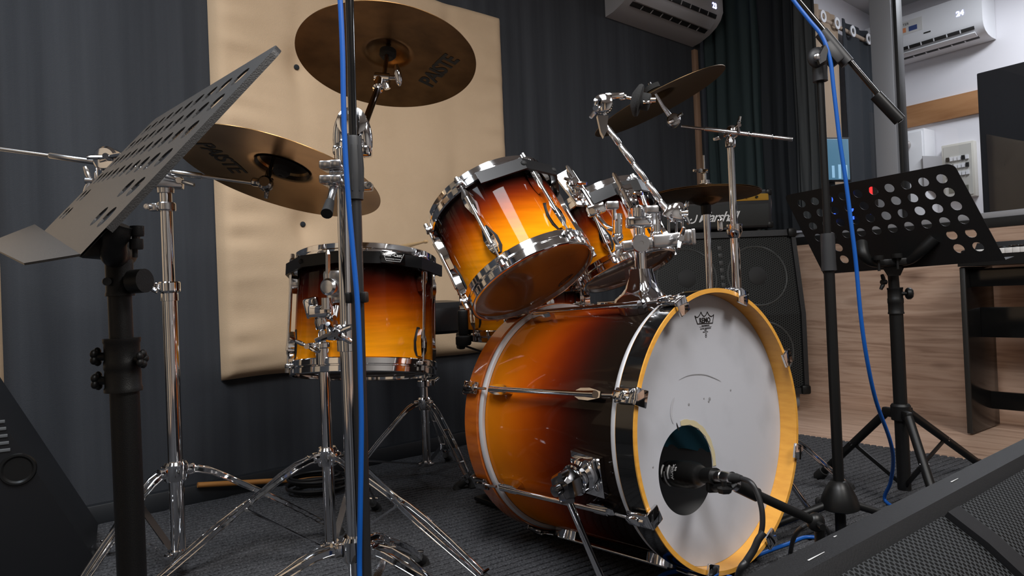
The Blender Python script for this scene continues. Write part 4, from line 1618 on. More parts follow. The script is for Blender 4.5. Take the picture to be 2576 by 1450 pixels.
sA = thing('cymbal_stand', (AX, AY, 0), 'chrome cymbal stand behind the black perforated music stand with a long sideways boom', 'cymbal stand', 'chrome hardware stands')
d_ = 1.55
zA = lambda y: zat(432, y, d_)
MB().tube([V((AX, AY, zA(1398))), V((AX, AY, zA(742)))], 0.0158, 28).build('base_tube', CHROME, sA)
MB().tube([V((AX, AY, zA(745))), V((AX, AY, zA(474)))], 0.0128, 28).build('middle_tube', CHROME, sA)
k = MB()
clampring(k, V((AX, AY, zA(722))), 0.0185, h=0.024, span=V((-1, -0.25, 0)))
k.lathe(V((AX, AY, zA(758))), Z3, [(0.0140, 0), (0.0185, 0.001), (0.0185, 0.018), (0.0150, 0.022)], 28)
k.build('height_clamp', CHROME, sA, sharp=30)
k = MB()
clampring(k, V((AX, AY, zA(520))), 0.0150, h=0.020, span=V((-1, -0.1, 0)), wlen=0.001)
k.build('memory_lock', SATIN, sA, sharp=30)
tripod(sA, (AX, AY), zA(1185), zA(1392), [(-0.93, 1.34), (-1.07, 1.73), (-0.475, 1.81)], CHROME, rt=0.0158, gap=0.011)
m_ = MB()
pA, pB = W(240, 448, 1.50), W(462, 462, 1.56)
mx_ = (pB - pA).normalized()
m_.bar(pA, pB, 0.034, 0.026, Z3, 0.004)
m_.lathe(V((AX, AY, zA(486))), Z3, [(0.0130, 0), (0.0175, 0.001), (0.0185, 0.020), (0.0150, 0.024)], 28)
wing(m_, W(225, 455, 1.48), -mx_, Z3 * 0.8 + mx_ * 0.4, 0.03)
wing(m_, W(452, 455, 1.53), V((0.2, -1, 0)), V((1, 0, -0.35)), 0.034)
m_.build('multi_clamp', SATIN, sA, sharp=30)
bo = MB()
b0, b1 = W(-60, 367, 1.49), W(640, 461, 1.535)
bo.tube([b0, b1], 0.0042, 14)
bd_ = (b1 - b0).normalized()
for (x0, x1) in ((120, 238), (428, 506)):
    q0, q1 = b0 + bd_ * ((x0 + 60) / 700 * (b1 - b0).length), b0 + bd_ * ((x1 + 60) / 700 * (b1 - b0).length)
    bo.tube([q0, q0 + bd_ * 0.003, q1 - bd_ * 0.003, q1], [0.0055, 0.0068, 0.0068, 0.0055], 14)
bo.build('boom_arm', SATIN, sA)
rt2 = MB()
tA = W(282, 405, 1.50)
rt2.lathe(tA - V((0, 0.018, 0)), V((0, -1, 0)), [(0.0, -0.03), (0.026, -0.03), (0.027, -0.02), (0.027, 0.008), (0.022, 0.014), (0, 0.016)], 32)
rt2.box(tA - Z3 * 0.020 - V((0.008, 0, 0)), (0.040, 0.038, 0.050), None, 0.008)
wing(rt2, tA - V((-0.012, 0.040, 0.0)), V((0.2, -1, 0.1)), V((1, 0, 0.12)), 0.036)
rt2.build('boom_tilter', CHROME, sA, sharp=30)
tilter(sA, W(668, 462, 1.53), bd_, upL, DCHROME, 0.085)
feltset(sA, CLc + upL * 0.030, upL, bellL)

# ---- stand C: short tripod that holds the floor tom
xc = W(822, 1100, 1.64)
CXx, CYy = xc.x, xc.y
zC = lambda y: zat(822, y, 1.64)
sC = thing('tom_stand', (CXx, CYy, 0), 'short chrome tripod stand whose clamps hold the floor tom', 'drum stand', 'chrome hardware stands')
MB().tube([V((CXx, CYy, zC(1372))), V((CXx, CYy, zC(880)))], 0.0138, 28).build('base_tube', CHROME, sC)
k = MB()
k.tube([V((CXx, CYy, zC(885))), V((CXx, CYy, zC(790)))], 0.0105, 24)
k.build('middle_tube', CHROME, sC)
k = MB()
clampring(k, V((CXx, CYy, zC(868))), 0.0165, h=0.016, span=V((-1, -0.2, 0)), wlen=0.030)
k.build('height_clamp', CHROME, sC, sharp=30)
k = MB()
k.lathe(V((CXx, CYy, zC(918))), Z3, [(0.0140, 0), (0.0185, 0.002), (0.0188, 0.040), (0.0160, 0.044)], 28)
k.build('tube_bushing', CHROME, sC, sharp=30)
k = MB()
k.lathe(V((CXx, CYy, zC(832))), Z3, [(0.0105, 0), (0.0150, 0.003), (0.0185, 0.020), (0.0165, 0.034), (0.0, 0.034)], 28)
k.build('clamp_socket', CHROME, sC, sharp=30)
k = MB()
qc = W(810, 783, 1.62)
k.box(qc, (0.058, 0.040, 0.030), None, 0.005)
k.box(W(790, 775, 1.64), (0.036, 0.046, 0.050), (V((0.97, 0, 0.2)).normalized(), V((0, 1, 0)), V((-0.2, 0, 0.97)).normalized()), 0.006)
k.tube([W(822, 772, 1.60) - Z3 * 0.006, W(822, 756, 1.60) + Z3 * 0.006], 0.012, 20)
k.tube([W(826, 798, 1.58), W(842, 800, 1.57)], 0.006, 12)
wing(k, W(842, 812, 1.58), V((0.3, -1, 0)), V((0.6, 0, -1)), 0.02)
k.build('ball_clamp', CHROME, sC, sharp=30)
k = MB()
k.tube([W(825, 640, 1.60), W(825, 715, 1.60)], 0.0062, 6)
k.lathe(W(825, 640, 1.60), Z3, [(0.0062, 0), (0.0030, 0.010), (0, 0.012)], 6)
k.lathe(W(826, 722, 1.575), V((-0.25, -1, 0.05)), [(0, -0.02), (0.016, -0.018), (0.020, -0.008), (0.020, 0.002), (0.015, 0.007), (0, 0.009)], 28)
k.box(W(845, 710, 1.62), (0.052, 0.05, 0.058), None, 0.010)
k.box(W(848, 750, 1.64), (0.040, 0.05, 0.026), None, 0.006)
k.tube([W(848, 770, 1.63), W(842, 800, 1.62)], 0.007, 12)
k.build('l_rod', SATIN, sC, sharp=30)
tripod(sC, (CXx, CYy), zC(1148), zC(1372), [(-0.82, 1.44), (-0.05, 1.40), (CXx + 0.04, CYy + 0.36)], CHROME, rt=0.0138, gap=0.013)

# ---- stand B: tall stand of the highest cymbal
xb = W(879, 1000, 1.22)
BXx, BYy = xb.x, xb.y
zB = lambda y: zat(879, y, 1.22)
sB = thing('cymbal_stand', (BXx, BYy, 0), 'tall chrome cymbal stand directly behind the straight black microphone stand with blue cable', 'cymbal stand', 'chrome hardware stands')
MB().tube([V((BXx, BYy, 0.045)), V((BXx, BYy, zB(860)))], 0.0136, 28).build('base_tube', CHROME, sB)
lean = W(864, 400, 1.24) - W(873, 830, 1.22)
tB = W(863, 395, 1.235)
MB().tube([V((BXx, BYy, zB(890))), tB], 0.0122, 28).build('middle_tube', CHROME, sB)
k = MB()
clampring(k, V((BXx, BYy, zB(835))) + V((-0.004, 0, 0)), 0.0172, h=0.028, span=V((-0.5, -1, 0)), wlen=0.034)
k.lathe(V((BXx, BYy, zB(884))), Z3, [(0.0140, 0), (0.0178, 0.001), (0.0178, 0.020), (0.0150, 0.022)], 28)
k.build('height_clamp', CHROME, sB, sharp=30)
k = MB()
wing(k, W(845, 838, 1.18), V((0.1, -1, 0)), V((-1, 0, -0.35)), 0.036)
k.build('wing_screw', CHROME, sB, sharp=30)
k = MB()
for (x, y, sx_, sz_) in ((827, 420, 0.022, 0.014), (827, 456, 0.022, 0.014), (852, 418, 0.020, 0.014), (852, 456, 0.020, 0.014)):
    k.box(W(x, y, 1.20), (sx_, 0.05, sz_), None, 0.003)
k.tube([W(830, 437, 1.20), W(866, 437, 1.20)], 0.0055, 14)
for i in range(7):
    k.tube([W(836 + i * 3.4, 437, 1.20), W(837.2 + i * 3.4, 437, 1.20)], 0.0072, 14)
k.ball(W(838, 470, 1.19), 0.009, Z3, 1.0, 14)
k.tube([W(840, 472, 1.19), W(829, 512, 1.15)], [0.0072, 0.0062], 14)
k.build('side_clamp', SATIN, sB, sharp=30)
MB().tube([W(830, 508, 1.15), W(822, 538, 1.12)], [0.0075, 0.0098], 16).build('rubber_handle', RUBBER, sB)
k = MB()
# cast boom tilter: two cheeks and a toothed wheel between them
cT = W(888, 312, 1.25)
for x in (855, 919):
    e = W(x, 340, 1.25)
    k.ball(e, 0.0125, (Z3 + V((0.10 if x < 880 else -0.10, 0, 0))), 3.1, 24)
    k.box(W(x, 382, 1.25), (0.020, 0.036, 0.018), None, 0.005)
k.box(W(888, 372, 1.25), (0.046, 0.042, 0.030), None, 0.008)
ratchet(k, cT, V((0.05, -1, 0.1)), 0.027, 0.036)
k.lathe(W(866, 405, 1.24), Z3, [(0.0125, 0), (0.017, 0.002), (0.017, 0.020), (0.0125, 0.024)], 24)
k.build('boom_tilter', CHROME, sB, sharp=30)
k = MB()
k.box(W(921, 470, 1.22), (0.022, 0.03, 0.014), None, 0.003)
k.lathe(W(927, 466, 1.205), V((0, -1, 0)), [(0.003, 0), (0.006, 0), (0.006, 0.002), (0.003, 0.002)], 16, closed=True)
k.build('clamp_ear', SATIN, sB, sharp=30)
e0, e1 = W(905, 345, 1.27), W(951, 222, 1.50)
k = MB().tube([e0, e1], 0.0072, 16).build('boom_arm', DCHROME, sB)
k = MB()
bdU = (e1 - e0).normalized()
k.lathe(e1 - bdU * 0.006, bdU, [(0.0075, 0), (0.0115, 0.002), (0.0115, 0.012), (0.0085, 0.018)], 20)
tU = W(966, 195, 1.52)
k.tube([e1, tU - V((0.01, 0, 0))], [0.0095, 0.011], 14)
k.tube([tU - V((0.020, 0, 0.0)), tU + V((0.012, 0, -0.004))], 0.0125, 20)
k.tube([tU, tU + V((0.034, 0, -0.002))], 0.0045, 12)
k.ball(tU + V((0.032, -0.004, 0.003)), 0.0085, Z3 + V((-0.12, 0, 0)), 3.0, 20)
k.tube([tU, W(975, 224, 1.52)], 0.007, 12)
k.build('tilter', CHROME, sB, sharp=30)
MB().tube([tU, CUc + upU * 0.05], 0.0048, 12).build('cymbal_post', DCHROME, sB)
feltset(sB, CUc + upU * 0.034, upU, bellU)
tripod(sB, (BXx, BYy), zB(1378), 0.062, [(-0.64, 1.12), (0.05, 1.08), (BXx + 0.07, BYy + 0.36)], CHROME, rt=0.0136, gap=0.012)

# ---- stand D: boom stand of the tilted cymbal beside the hi-hat
xd = W(1846, 560, 1.98)
DX, DY = xd.x, xd.y
zD = lambda y: zat(1846, y, 1.98)
sD = thing('cymbal_stand', (DX, DY, 0), 'chrome boom cymbal stand rising behind the white bass drum head', 'cymbal stand', 'chrome hardware stands')
MB().tube([V((DX, DY, 0.05)), V((DX, DY, zD(590)))], 0.0130, 24).build('base_tube', CHROME, sD)
MB().tube([V((DX, DY, zD(600))), V((DX, DY, zD(360)))], 0.0100, 24).build('middle_tube', CHROME, sD)
k = MB()
k.lathe(V((DX, DY, zD(600))), Z3, [(0.0130, 0), (0.0165, 0.004), (0.0225, 0.018), (0.0225, 0.040), (0.0100, 0.041)], 28)
k.tube([V((DX, DY, zD(574))), V((DX - 0.035, DY - 0.01, zD(574)))], 0.0045, 10)
k.box(V((DX - 0.044, DY - 0.012, zD(566))), (0.016, 0.012, 0.034), None, 0.004)
k.build('height_clamp', CHROME, sD, sharp=30)
jD = W(1842, 332, 1.98)
k = MB()
k.lathe(V((DX, DY, zD(372))), Z3, [(0.0100, 0), (0.0150, 0.004), (0.0150, 0.020), (0.0110, 0.030), (0, 0.030)], 24)
k.ball(jD, 0.020, V((0, -1, 0)), 0.9, 20)
k.tube([jD - Z3 * 0.02, V((DX, DY, zD(365)))], 0.009, 12)
wing(k, jD + V((0.01, -0.02, 0.012)), V((0.3, -1, 0.2)), V((0.3, 0, 1)), 0.026)
wing(k, jD + V((-0.035, -0.006, -0.016)), V((-0.2, -1, 0)), V((-1, 0, -0.25)), 0.022)
k.build('boom_tilter', CHROME, sD, sharp=30)
q0, q1 = W(1994, 351, 1.90), W(1714, 318, 2.03)
qd = (q1 - q0).normalized()
ql = (q1 - q0).length
k = MB()
k.tube([q0, q1], 0.0046, 14)
for (a_, b_) in ((0.0, 0.155), (0.17, 0.355), (0.375, 0.78)):
    k.tube([q0 + qd * ql * a_, q0 + qd * (ql * a_ + 0.002), q0 + qd * (ql * b_ - 0.002), q0 + qd * ql * b_], [0.0052, 0.0070 - 0.0012 * (a_ == 0), 0.0070 - 0.0012 * (a_ == 0), 0.0052], 14)
k.build('boom_arm', SATIN, sD)
k = MB()
cD = W(1694, 304, 2.03)
k.lathe(cD, V((-0.1, -1, 0.05)), [(0, -0.014), (0.019, -0.014), (0.020, -0.010), (0.020, 0.010), (0.017, 0.014), (0, 0.014)], 28)
wing(k, cD - V((0, 0.022, 0)), V((-0.1, -1, 0.05)), V((1, 0, 0.6)), 0.024)
k.build('tilter', SATIN, sD, sharp=30)
MB().tube([cD, W(1668, 268, 2.02), CRc + upR * 0.065], [0.0085, 0.0058, 0.0042], 12).build('cymbal_post', SATIN, sD)
k = MB()
k.lathe(bellR, upR, [(0.004, 0.0), (0.024, 0.0), (0.024, 0.014), (0.004, 0.014)], 24, closed=True)
k.build('felt_washer', FELT, sD)
tripod(sD, (DX, DY), 0.25, 0.07, [(0.975, 2.01), (0.50, 2.29), (0.52, 1.68)], CHROME, rt=0.013, gap=0.012, pinch=False)

# ---- hi-hat stand
hh_ = thing('hi_hat_stand', (HHc.x, HHc.y, 0), 'slim chrome hi-hat stand with its rod and clutch before the amplifier', 'hi-hat stand', 'chrome hardware stands')
HX, HY = HHc.x, HHc.y
zH = lambda y: zat(1775, y, 2.28)
MB().tube([V((HX, HY, 0.06)), V((HX, HY, zH(535)))], 0.0115, 24).build('base_tube', CHROME, hh_)
MB().lathe(V((HX, HY, zH(540))), Z3, [(0.0115, 0), (0.016, 0.0), (0.017, 0.030), (0.026, 0.040), (0.030, 0.052), (0.024, 0.056), (0.0, 0.056)], 28).build('seat_cup', BLACKP, hh_)
MB().tube([V((HX, HY, zH(540))), V((HX, HY, zH(390)))], 0.0033, 12).build('pull_rod', SATIN, hh_)
k = MB()
k.lathe(V((HX, HY, zH(464))), Z3, [(0.004, 0), (0.020, 0), (0.020, 0.004), (0.015, 0.005), (0.015, 0.014), (0.0, 0.014)], 24)
k.tube([V((HX, HY, zH(455))), V((HX, HY, zH(425)))], 0.0060, 14)
k.lathe(V((HX, HY, zH(436))), Z3, [(0.005, 0), (0.011, 0.002), (0.011, 0.012), (0.005, 0.014)], 20)
wing(k, V((HX - 0.018, HY - 0.012, zH(430))), V((0, -1, 0)), V((1, 0, 0)), 0.024)
k.build('clutch', CHROME, hh_, sharp=30)
cyH2, _, _ = cymbal('hi_hat_cymbal', HHc - upH * 0.005, -HHn, 0.178, 'lower hi-hat cymbal facing up beneath its twin', BRONZE, bow=0.014, bell_r=0.05, group='hi-hat pair')
tripod(hh_, (HX, HY), 0.27, 0.08, [(HX + 0.26, HY + 0.10), (HX - 0.24, HY + 0.14), (HX - 0.02, HY - 0.27)], CHROME, rt=0.0115, pinch=False)

# ---- snare stand
sx0, sy0 = SNC.x, SNC.y
ss = thing('snare_stand', (sx0, sy0, 0), 'chrome basket stand carrying the snare drum behind the bass drum', 'drum stand', 'chrome hardware stands')
MB().tube([V((sx0, sy0, 0.06)), V((sx0, sy0, 0.40))], 0.0115, 20).build('base_tube', CHROME, ss)
for a in (math.radians(200), math.radians(320), math.radians(80)):
    d = V((math.cos(a), math.sin(a), 0))
    arm = MB()
    e = V((sx0, sy0, SNC.z - 0.018)) + d * 0.200
    arm.sweep([V((sx0, sy0, 0.40)), V((sx0, sy0, 0.415)) + d * 0.06, e - Z3 * 0.004, e + d * 0.010], 0.014, 0.006)
    ao = arm.build('basket_arm', DCHROME, ss)
    MB().box(e + d * 0.012 + Z3 * 0.012, (0.022, 0.032, 0.050), (d, d.cross(Z3), Z3), 0.006).build('rubber_grip', RUBBER, ao)
tripod(ss, (sx0, sy0), 0.22, 0.07, [(sx0 - 0.25, sy0 + 0.08), (sx0 + 0.22, sy0 + 0.16), (sx0 + 0.12, sy0 + 0.30)], CHROME, rt=0.0115, pinch=False)

# ---- drum throne
tx, ty = W(1067, 1000, 2.36).x, W(1067, 1000, 2.36).y
zT = lambda y: zat(1067, y, 2.36)
th = thing('drum_throne', (tx, ty, 0), 'round black drum throne with chrome tripod behind the floor tom', 'stool')
MB().lathe(V((tx + 0.01, ty, zT(838))), Z3, [(0, 0), (0.155, 0), (0.168, 0.01), (0.172, 0.05), (0.168, 0.085), (0.150, 0.103), (0.08, 0.110), (0, 0.111)], 64).build('seat_cushion', LEATHER, th)
MB().tube([V((tx, ty, 0.045)), V((tx, ty, zT(960)))], 0.0150, 24).build('base_tube', CHROME, th)
MB().tube([V((tx, ty, zT(970))), V((tx, ty, zT(838)))], 0.0120, 24).build('seat_post', SATIN, th)
k = MB()
clampring(k, V((tx, ty, zT(965))), 0.017, h=0.024, span=V((1, 0.3, 0)))
k.build('height_clamp', CHROME, th, sharp=30)
tripod(th, (tx, ty), zT(1015), 0.05, [(tx - 0.27, ty - 0.08), (-0.145, 2.18), (tx + 0.06, ty + 0.20)], CHROME, rt=0.015, gap=0.012, pinch=False, strut_at=0.8)

# ---- bass drum pedal behind the drum
pdc = BF - BN * (BL + 0.10)
pdl = thing('bass_pedal', (pdc.x, pdc.y, 0.0), 'black bass drum pedal plate just behind the orange rear hoop', 'drum pedal')
BH = V((BN.x, BN.y, 0)).normalized()
BT = BH.cross(Z3)
k = MB()
pc_ = V((pdc.x, pdc.y, 0.022)) + BT * -0.0
k.box(pc_ - BH * 0.06, (0.30, 0.10, 0.012), (BH, BT, Z3), 0.003)
k.build('base_plate', BLACKP, pdl)
k = MB()
k.prism([(-0.20, 0.0), (0.08, 0.07), (0.08, 0.078), (-0.20, 0.010)], pc_ + Z3 * 0.012, BH, Z3, BT, 0.075)
k.build('footboard', SATIN, pdl)
k = MB()
for s in (-1, 1):
    k.bar(pc_ + BH * 0.055 + BT * 0.055 * s + Z3 * 0.005, pc_ + BH * 0.055 + BT * 0.055 * s + Z3 * 0.20, 0.014, 0.022, BH, 0.003)
k.tube([pc_ + BH * 0.055 - BT * 0.06 + Z3 * 0.20, pc_ + BH * 0.055 + BT * 0.06 + Z3 * 0.20], 0.007, 14)
k.build('pedal_frame', SATIN, pdl)
k = MB()
k.tube([pc_ + BH * 0.055 + Z3 * 0.20, pc_ + BH * 0.0 + Z3 * 0.36], 0.003, 10)
k.tube([pc_ + BH * -0.02 + Z3 * 0.36, pc_ + BH * 0.03 + Z3 * 0.375], 0.022, 20)
k.build('beater', FELT, pdl)


# ------------------------------------------------------------------ tom holder on the bass drum
TMB = BF - BN * 0.195 + UPB * sr
PX, PY = TMB.x, TMB.y
zP = lambda y: zat(1606, y, PY)
tm = thing('tom_holder', V((PX, PY, TMB.z)), 'chrome double tom holder post standing on top of the bass drum', 'tom holder')
k = MB()
bz = TMB.z - 0.004
# pedestal: waisted casting with a saddle foot
sec = [(0.062, 0.050, 0.0), (0.060, 0.046, 0.012), (0.044, 0.036, 0.022), (0.034, 0.030, 0.034), (0.028, 0.026, 0.052), (0.024, 0.024, 0.072), (0.023, 0.023, 0.078)]
vs, fs = [], []
BHx = V((BN.x, BN.y, 0)).normalized()
BTx = V((-BHx.y, BHx.x, 0))
NS_ = 24
for (a_, b_, h_) in sec:
    for i in range(NS_):
        t = 2 * PI * i / NS_
        e = 0.55
        cx_, sx_ = math.cos(t), math.sin(t)
        x_ = math.copysign(abs(cx_) ** e, cx_) * a_
        y_ = math.copysign(abs(sx_) ** e, sx_) * b_
        drop = 0.0 if h_ > 0.013 else -(sr - (sr * sr - y_ * y_) ** 0.5)
        vs.append(V((PX, PY, bz + h_ + drop)) + BHx * x_ + BTx * y_)
for j in range(len(sec) - 1):
    for i in range(NS_):
        i2 = (i + 1) % NS_
        fs.append((j * NS_ + i, j * NS_ + i2, (j + 1) * NS_ + i2, (j + 1) * NS_ + i))
fs.append(tuple((len(sec) - 1) * NS_ + i for i in range(NS_)))
k.add(vs, fs)
k.prism([(-0.016, 0.0), (-0.003, 0.0), (0.002, 0.05), (-0.010, 0.054)], V((PX, PY, bz + 0.03)) - BTx * 0.0 - BHx * 0.028 + V((-0.01, -0.01, 0)), BHx * -1, Z3, BTx, 0.02)
wing(k, V((PX, PY, bz + 0.058)) - BHx * 0.030, -BHx, Z3, 0.02)
k.build('pedestal', CHROME, tm, sharp=35)
MB().tube([V((PX, PY, bz + 0.07)), V((PX, PY, zP(552)))], 0.0135, 28).build('post', CHROME, tm)
k = MB()
top = V((PX, PY, zP(560)))
k.box(top, (0.060, 0.040, 0.026), None, 0.006)
k.lathe(top + Z3 * 0.010, Z3, [(0.0135, 0), (0.024, 0.002), (0.024, 0.022), (0.018, 0.028), (0, 0.030)], 28)
k.build('clamp_block', CHROME, tm, sharp=32)
for (x, y) in ((1553, 560), (1650, 555)):
    k = MB()
    k.tube([W(x, y - 22, 1.57), W(x, y + 28, 1.57)], 0.0115, 20)
    k.ball(W(x, y + 36, 1.57), 0.014, Z3, 0.9, 18)
    k.build('ball_clamp', CHROME, tm, sharp=32)
for (x, y) in ((1540, 517), (1640, 528)):
    k = MB()
    k.box(W(x, y, 1.53), (0.030, 0.016, 0.020), None, 0.005)
    k.tube([W(x + 4, y, 1.53), W(x + 6, y + 34, 1.55)], 0.005, 10)
    k.build('clamp_key', SATIN, tm, sharp=32)
# arms that end in hexagonal rods inside the tom brackets
for nm, pts, tip in (('tom_arm', [W(1552, 580, 1.57), W(1528, 572, 1.58), W(1508, 552, 1.60), W(1496, 528, 1.62), W(1466, 478, 1.65)], (W(1468, 484, 1.65), W(1426, 417, 1.70))),
                     ('tom_arm', [W(1600, 552, 1.58), W(1592, 532, 1.60), W(1582, 512, 1.63)], (W(1588, 520, 1.62), W(1543, 436, 1.72)))):
    ao = MB().tube(smoothpath(pts, 5), 0.0062, 14).build(nm, CHROME, tm)
    d = (tip[1] - tip[0]).normalized()
    MB().tube([tip[0], tip[1] - d * 0.010, tip[1]], [0.0062, 0.0062, 0.0028], 6).build('hex_rod', SATIN, ao, sharp=20)
k = MB()
k.box(W(1499, 528, 1.615), (0.044, 0.034, 0.026), (V((0.95, 0.1, 0.3)).normalized(), V((0, 1, 0)), V((-0.3, 0, 0.95)).normalized()), 0.005)
k.lathe(W(1489, 532, 1.597), V((-0.1, -1, 0)), [(0, 0), (0.007, 0), (0.007, 0.004), (0, 0.004)], 16)
k.build('memory_lock', CHROME, tm, sharp=32)
# brackets on the toms themselves (they move with the drums)
for root, c0, c1, w, ups in ((t1, W(1416, 435, 1.715), W(1470, 510, 1.68), 0.045, V((0.6, 0, 0.5))), (t2, W(1566, 470, 1.735), W(1592, 525, 1.70), 0.040, V((0.3, -0.7, 0.4)))):
    k = MB()
    d = (c1 - c0).normalized()
    k.prism([(-0.012, -w / 2), (0.085, -w * 0.42), (0.10, 0), (0.085, w * 0.42), (-0.012, w / 2)], c0 + d * 0.012, d, d.cross(V((0, -1, 0.2))).normalized(), V((0, -1, 0.2)).normalized(), 0.016)
    mid = (c0 + c1) / 2
    k.box(mid + V((0, -0.020, 0.0)), (0.044, 0.030, 0.036), (d, d.cross(V((0, -1, 0))).normalized(), V((0, -1, 0))), 0.007)
    wing(k, mid + V((0, -0.045, 0.006)), V((0, -1, 0.2)), V((1, 0, -0.3)), 0.028)
    k.build('mount_bracket', CHROME, root, sharp=32)

# ---- cymbal holder clamped to that post (its arm holds only felts)
ch = thing('cymbal_holder', W(1612, 612, 1.55), 'ratchet cymbal arm without a cymbal clamped to the tom holder post', 'cymbal arm')
k = MB()
pa, pb = W(1562, 622, 1.535), W(1736, 598, 1.545)
pd = (pb - pa).normalized()
k.bar(pa, W(1690, 603, 1.54), 0.030, 0.026, Z3, 0.007)
k.bar(W(1640, 609, 1.525), pb, 0.018, 0.030, Z3, 0.005)
k.lathe(W(1612, 613, 1.515), V((0, -1, 0)), [(0, 0.0), (0.0, 0.004), (0.006, 0.004), (0.006, 0.006), (0.019, 0.006), (0.021, 0.003), (0.021, -0.004), (0, -0.004)], 28)
wing(k, W(1557, 622, 1.52), -pd, Z3, 0.024)
k.box(W(1727, 597, 1.535), (0.026, 0.03, 0.036), None, 0.008)
k.box(W(1740, 597, 1.53), (0.010, 0.036, 0.036), None, 0.003)
wing(k, W(1712, 600, 1.51), V((0, -1, 0)), V((0.3, 0, 1)), 0.024)
k.build('post_clamp', SATIN, ch, sharp=32)
k = MB()
ratchet(k, W(1702, 535, 1.56), V((0.35, -1, 0.1)), 0.022, 0.030)
for x in (1682, 1701, 1716):
    k.tube([W(x, 552, 1.55), W(x + 1, 592, 1.545)], 0.0030, 8)
k.tube([W(1680, 556, 1.555), W(1718, 556, 1.555)], 0.0032, 8)
k.bar(W(1673, 545, 1.54), W(1688, 520, 1.545), 0.016, 0.010, V((0, -1, 0)), 0.002)
wing(k, W(1722, 536, 1.545), V((1, -0.4, 0)), V((0.5, 0, -0.8)), 0.026)
k.build('ratchet', CHROME, ch, sharp=32)
k = MB()
r0, r1 = W(1697, 556, 1.55), W(1526, 318, 1.60)
rd = (r1 - r0).normalized()
rl = (r1 - r0).length
k.tube([r0, r1], 0.0056, 14)
for i in range(5):
    a_, b_ = rl * (0.02 + 0.195 * i), rl * (0.02 + 0.195 * i + 0.180)
    k.tube([r0 + rd * a_, r0 + rd * (a_ + 0.002), r0 + rd * (b_ - 0.002), r0 + rd * b_], [0.0056, 0.0070, 0.0070, 0.0056], 14)
k.build('arm_rod', SATIN, ch)
k = MB()
k.prism([(-0.010, 0.0), (0.016, -0.002), (0.010, -0.040), (0.003, -0.052), (-0.003, -0.040)], W(1512, 292, 1.60), V((1, 0, 0)), Z3, V((0, 1, 0)), 0.020)
ratchet(k, W(1517, 263, 1.60), V((-0.2, -1, 0.05)), 0.022, 0.032)
wing(k, W(1500, 274, 1.575), V((-0.4, -1, 0)), V((-0.5, 0, -0.8)), 0.024)
k.bar(W(1520, 244, 1.60), W(1570, 241, 1.60), 0.020, 0.014, Z3, 0.004)
k.tube([W(1560, 243, 1.60), W(1574, 243, 1.60)], [0.0095, 0.0070], 14)
k.tube([W(1570, 244, 1.60), W(1640, 256, 1.585)], 0.0042, 12)
k.tube([W(1630, 251, 1.585), W(1650, 251, 1.58)], 0.0062, 12)
k.box(W(1625, 258, 1.575), (0.016, 0.010, 0.007), None, 0.002)
k.build('arm_head', CHROME, ch, sharp=32)
k = MB()
ax_ = (W(1640, 257, 1.585) - W(1570, 245, 1.60)).normalized()
k.lathe(W(1607, 253, 1.595), ax_, [(0.005, -0.018), (0.016, -0.017), (0.036, -0.006), (0.038, -0.001), (0.036, 0.004), (0.020, 0.006), (0.020, 0.024), (0.017, 0.026), (0.005, 0.026)], 36, closed=True)
k.build('felt_washer', FELT, ch, sharp=40)


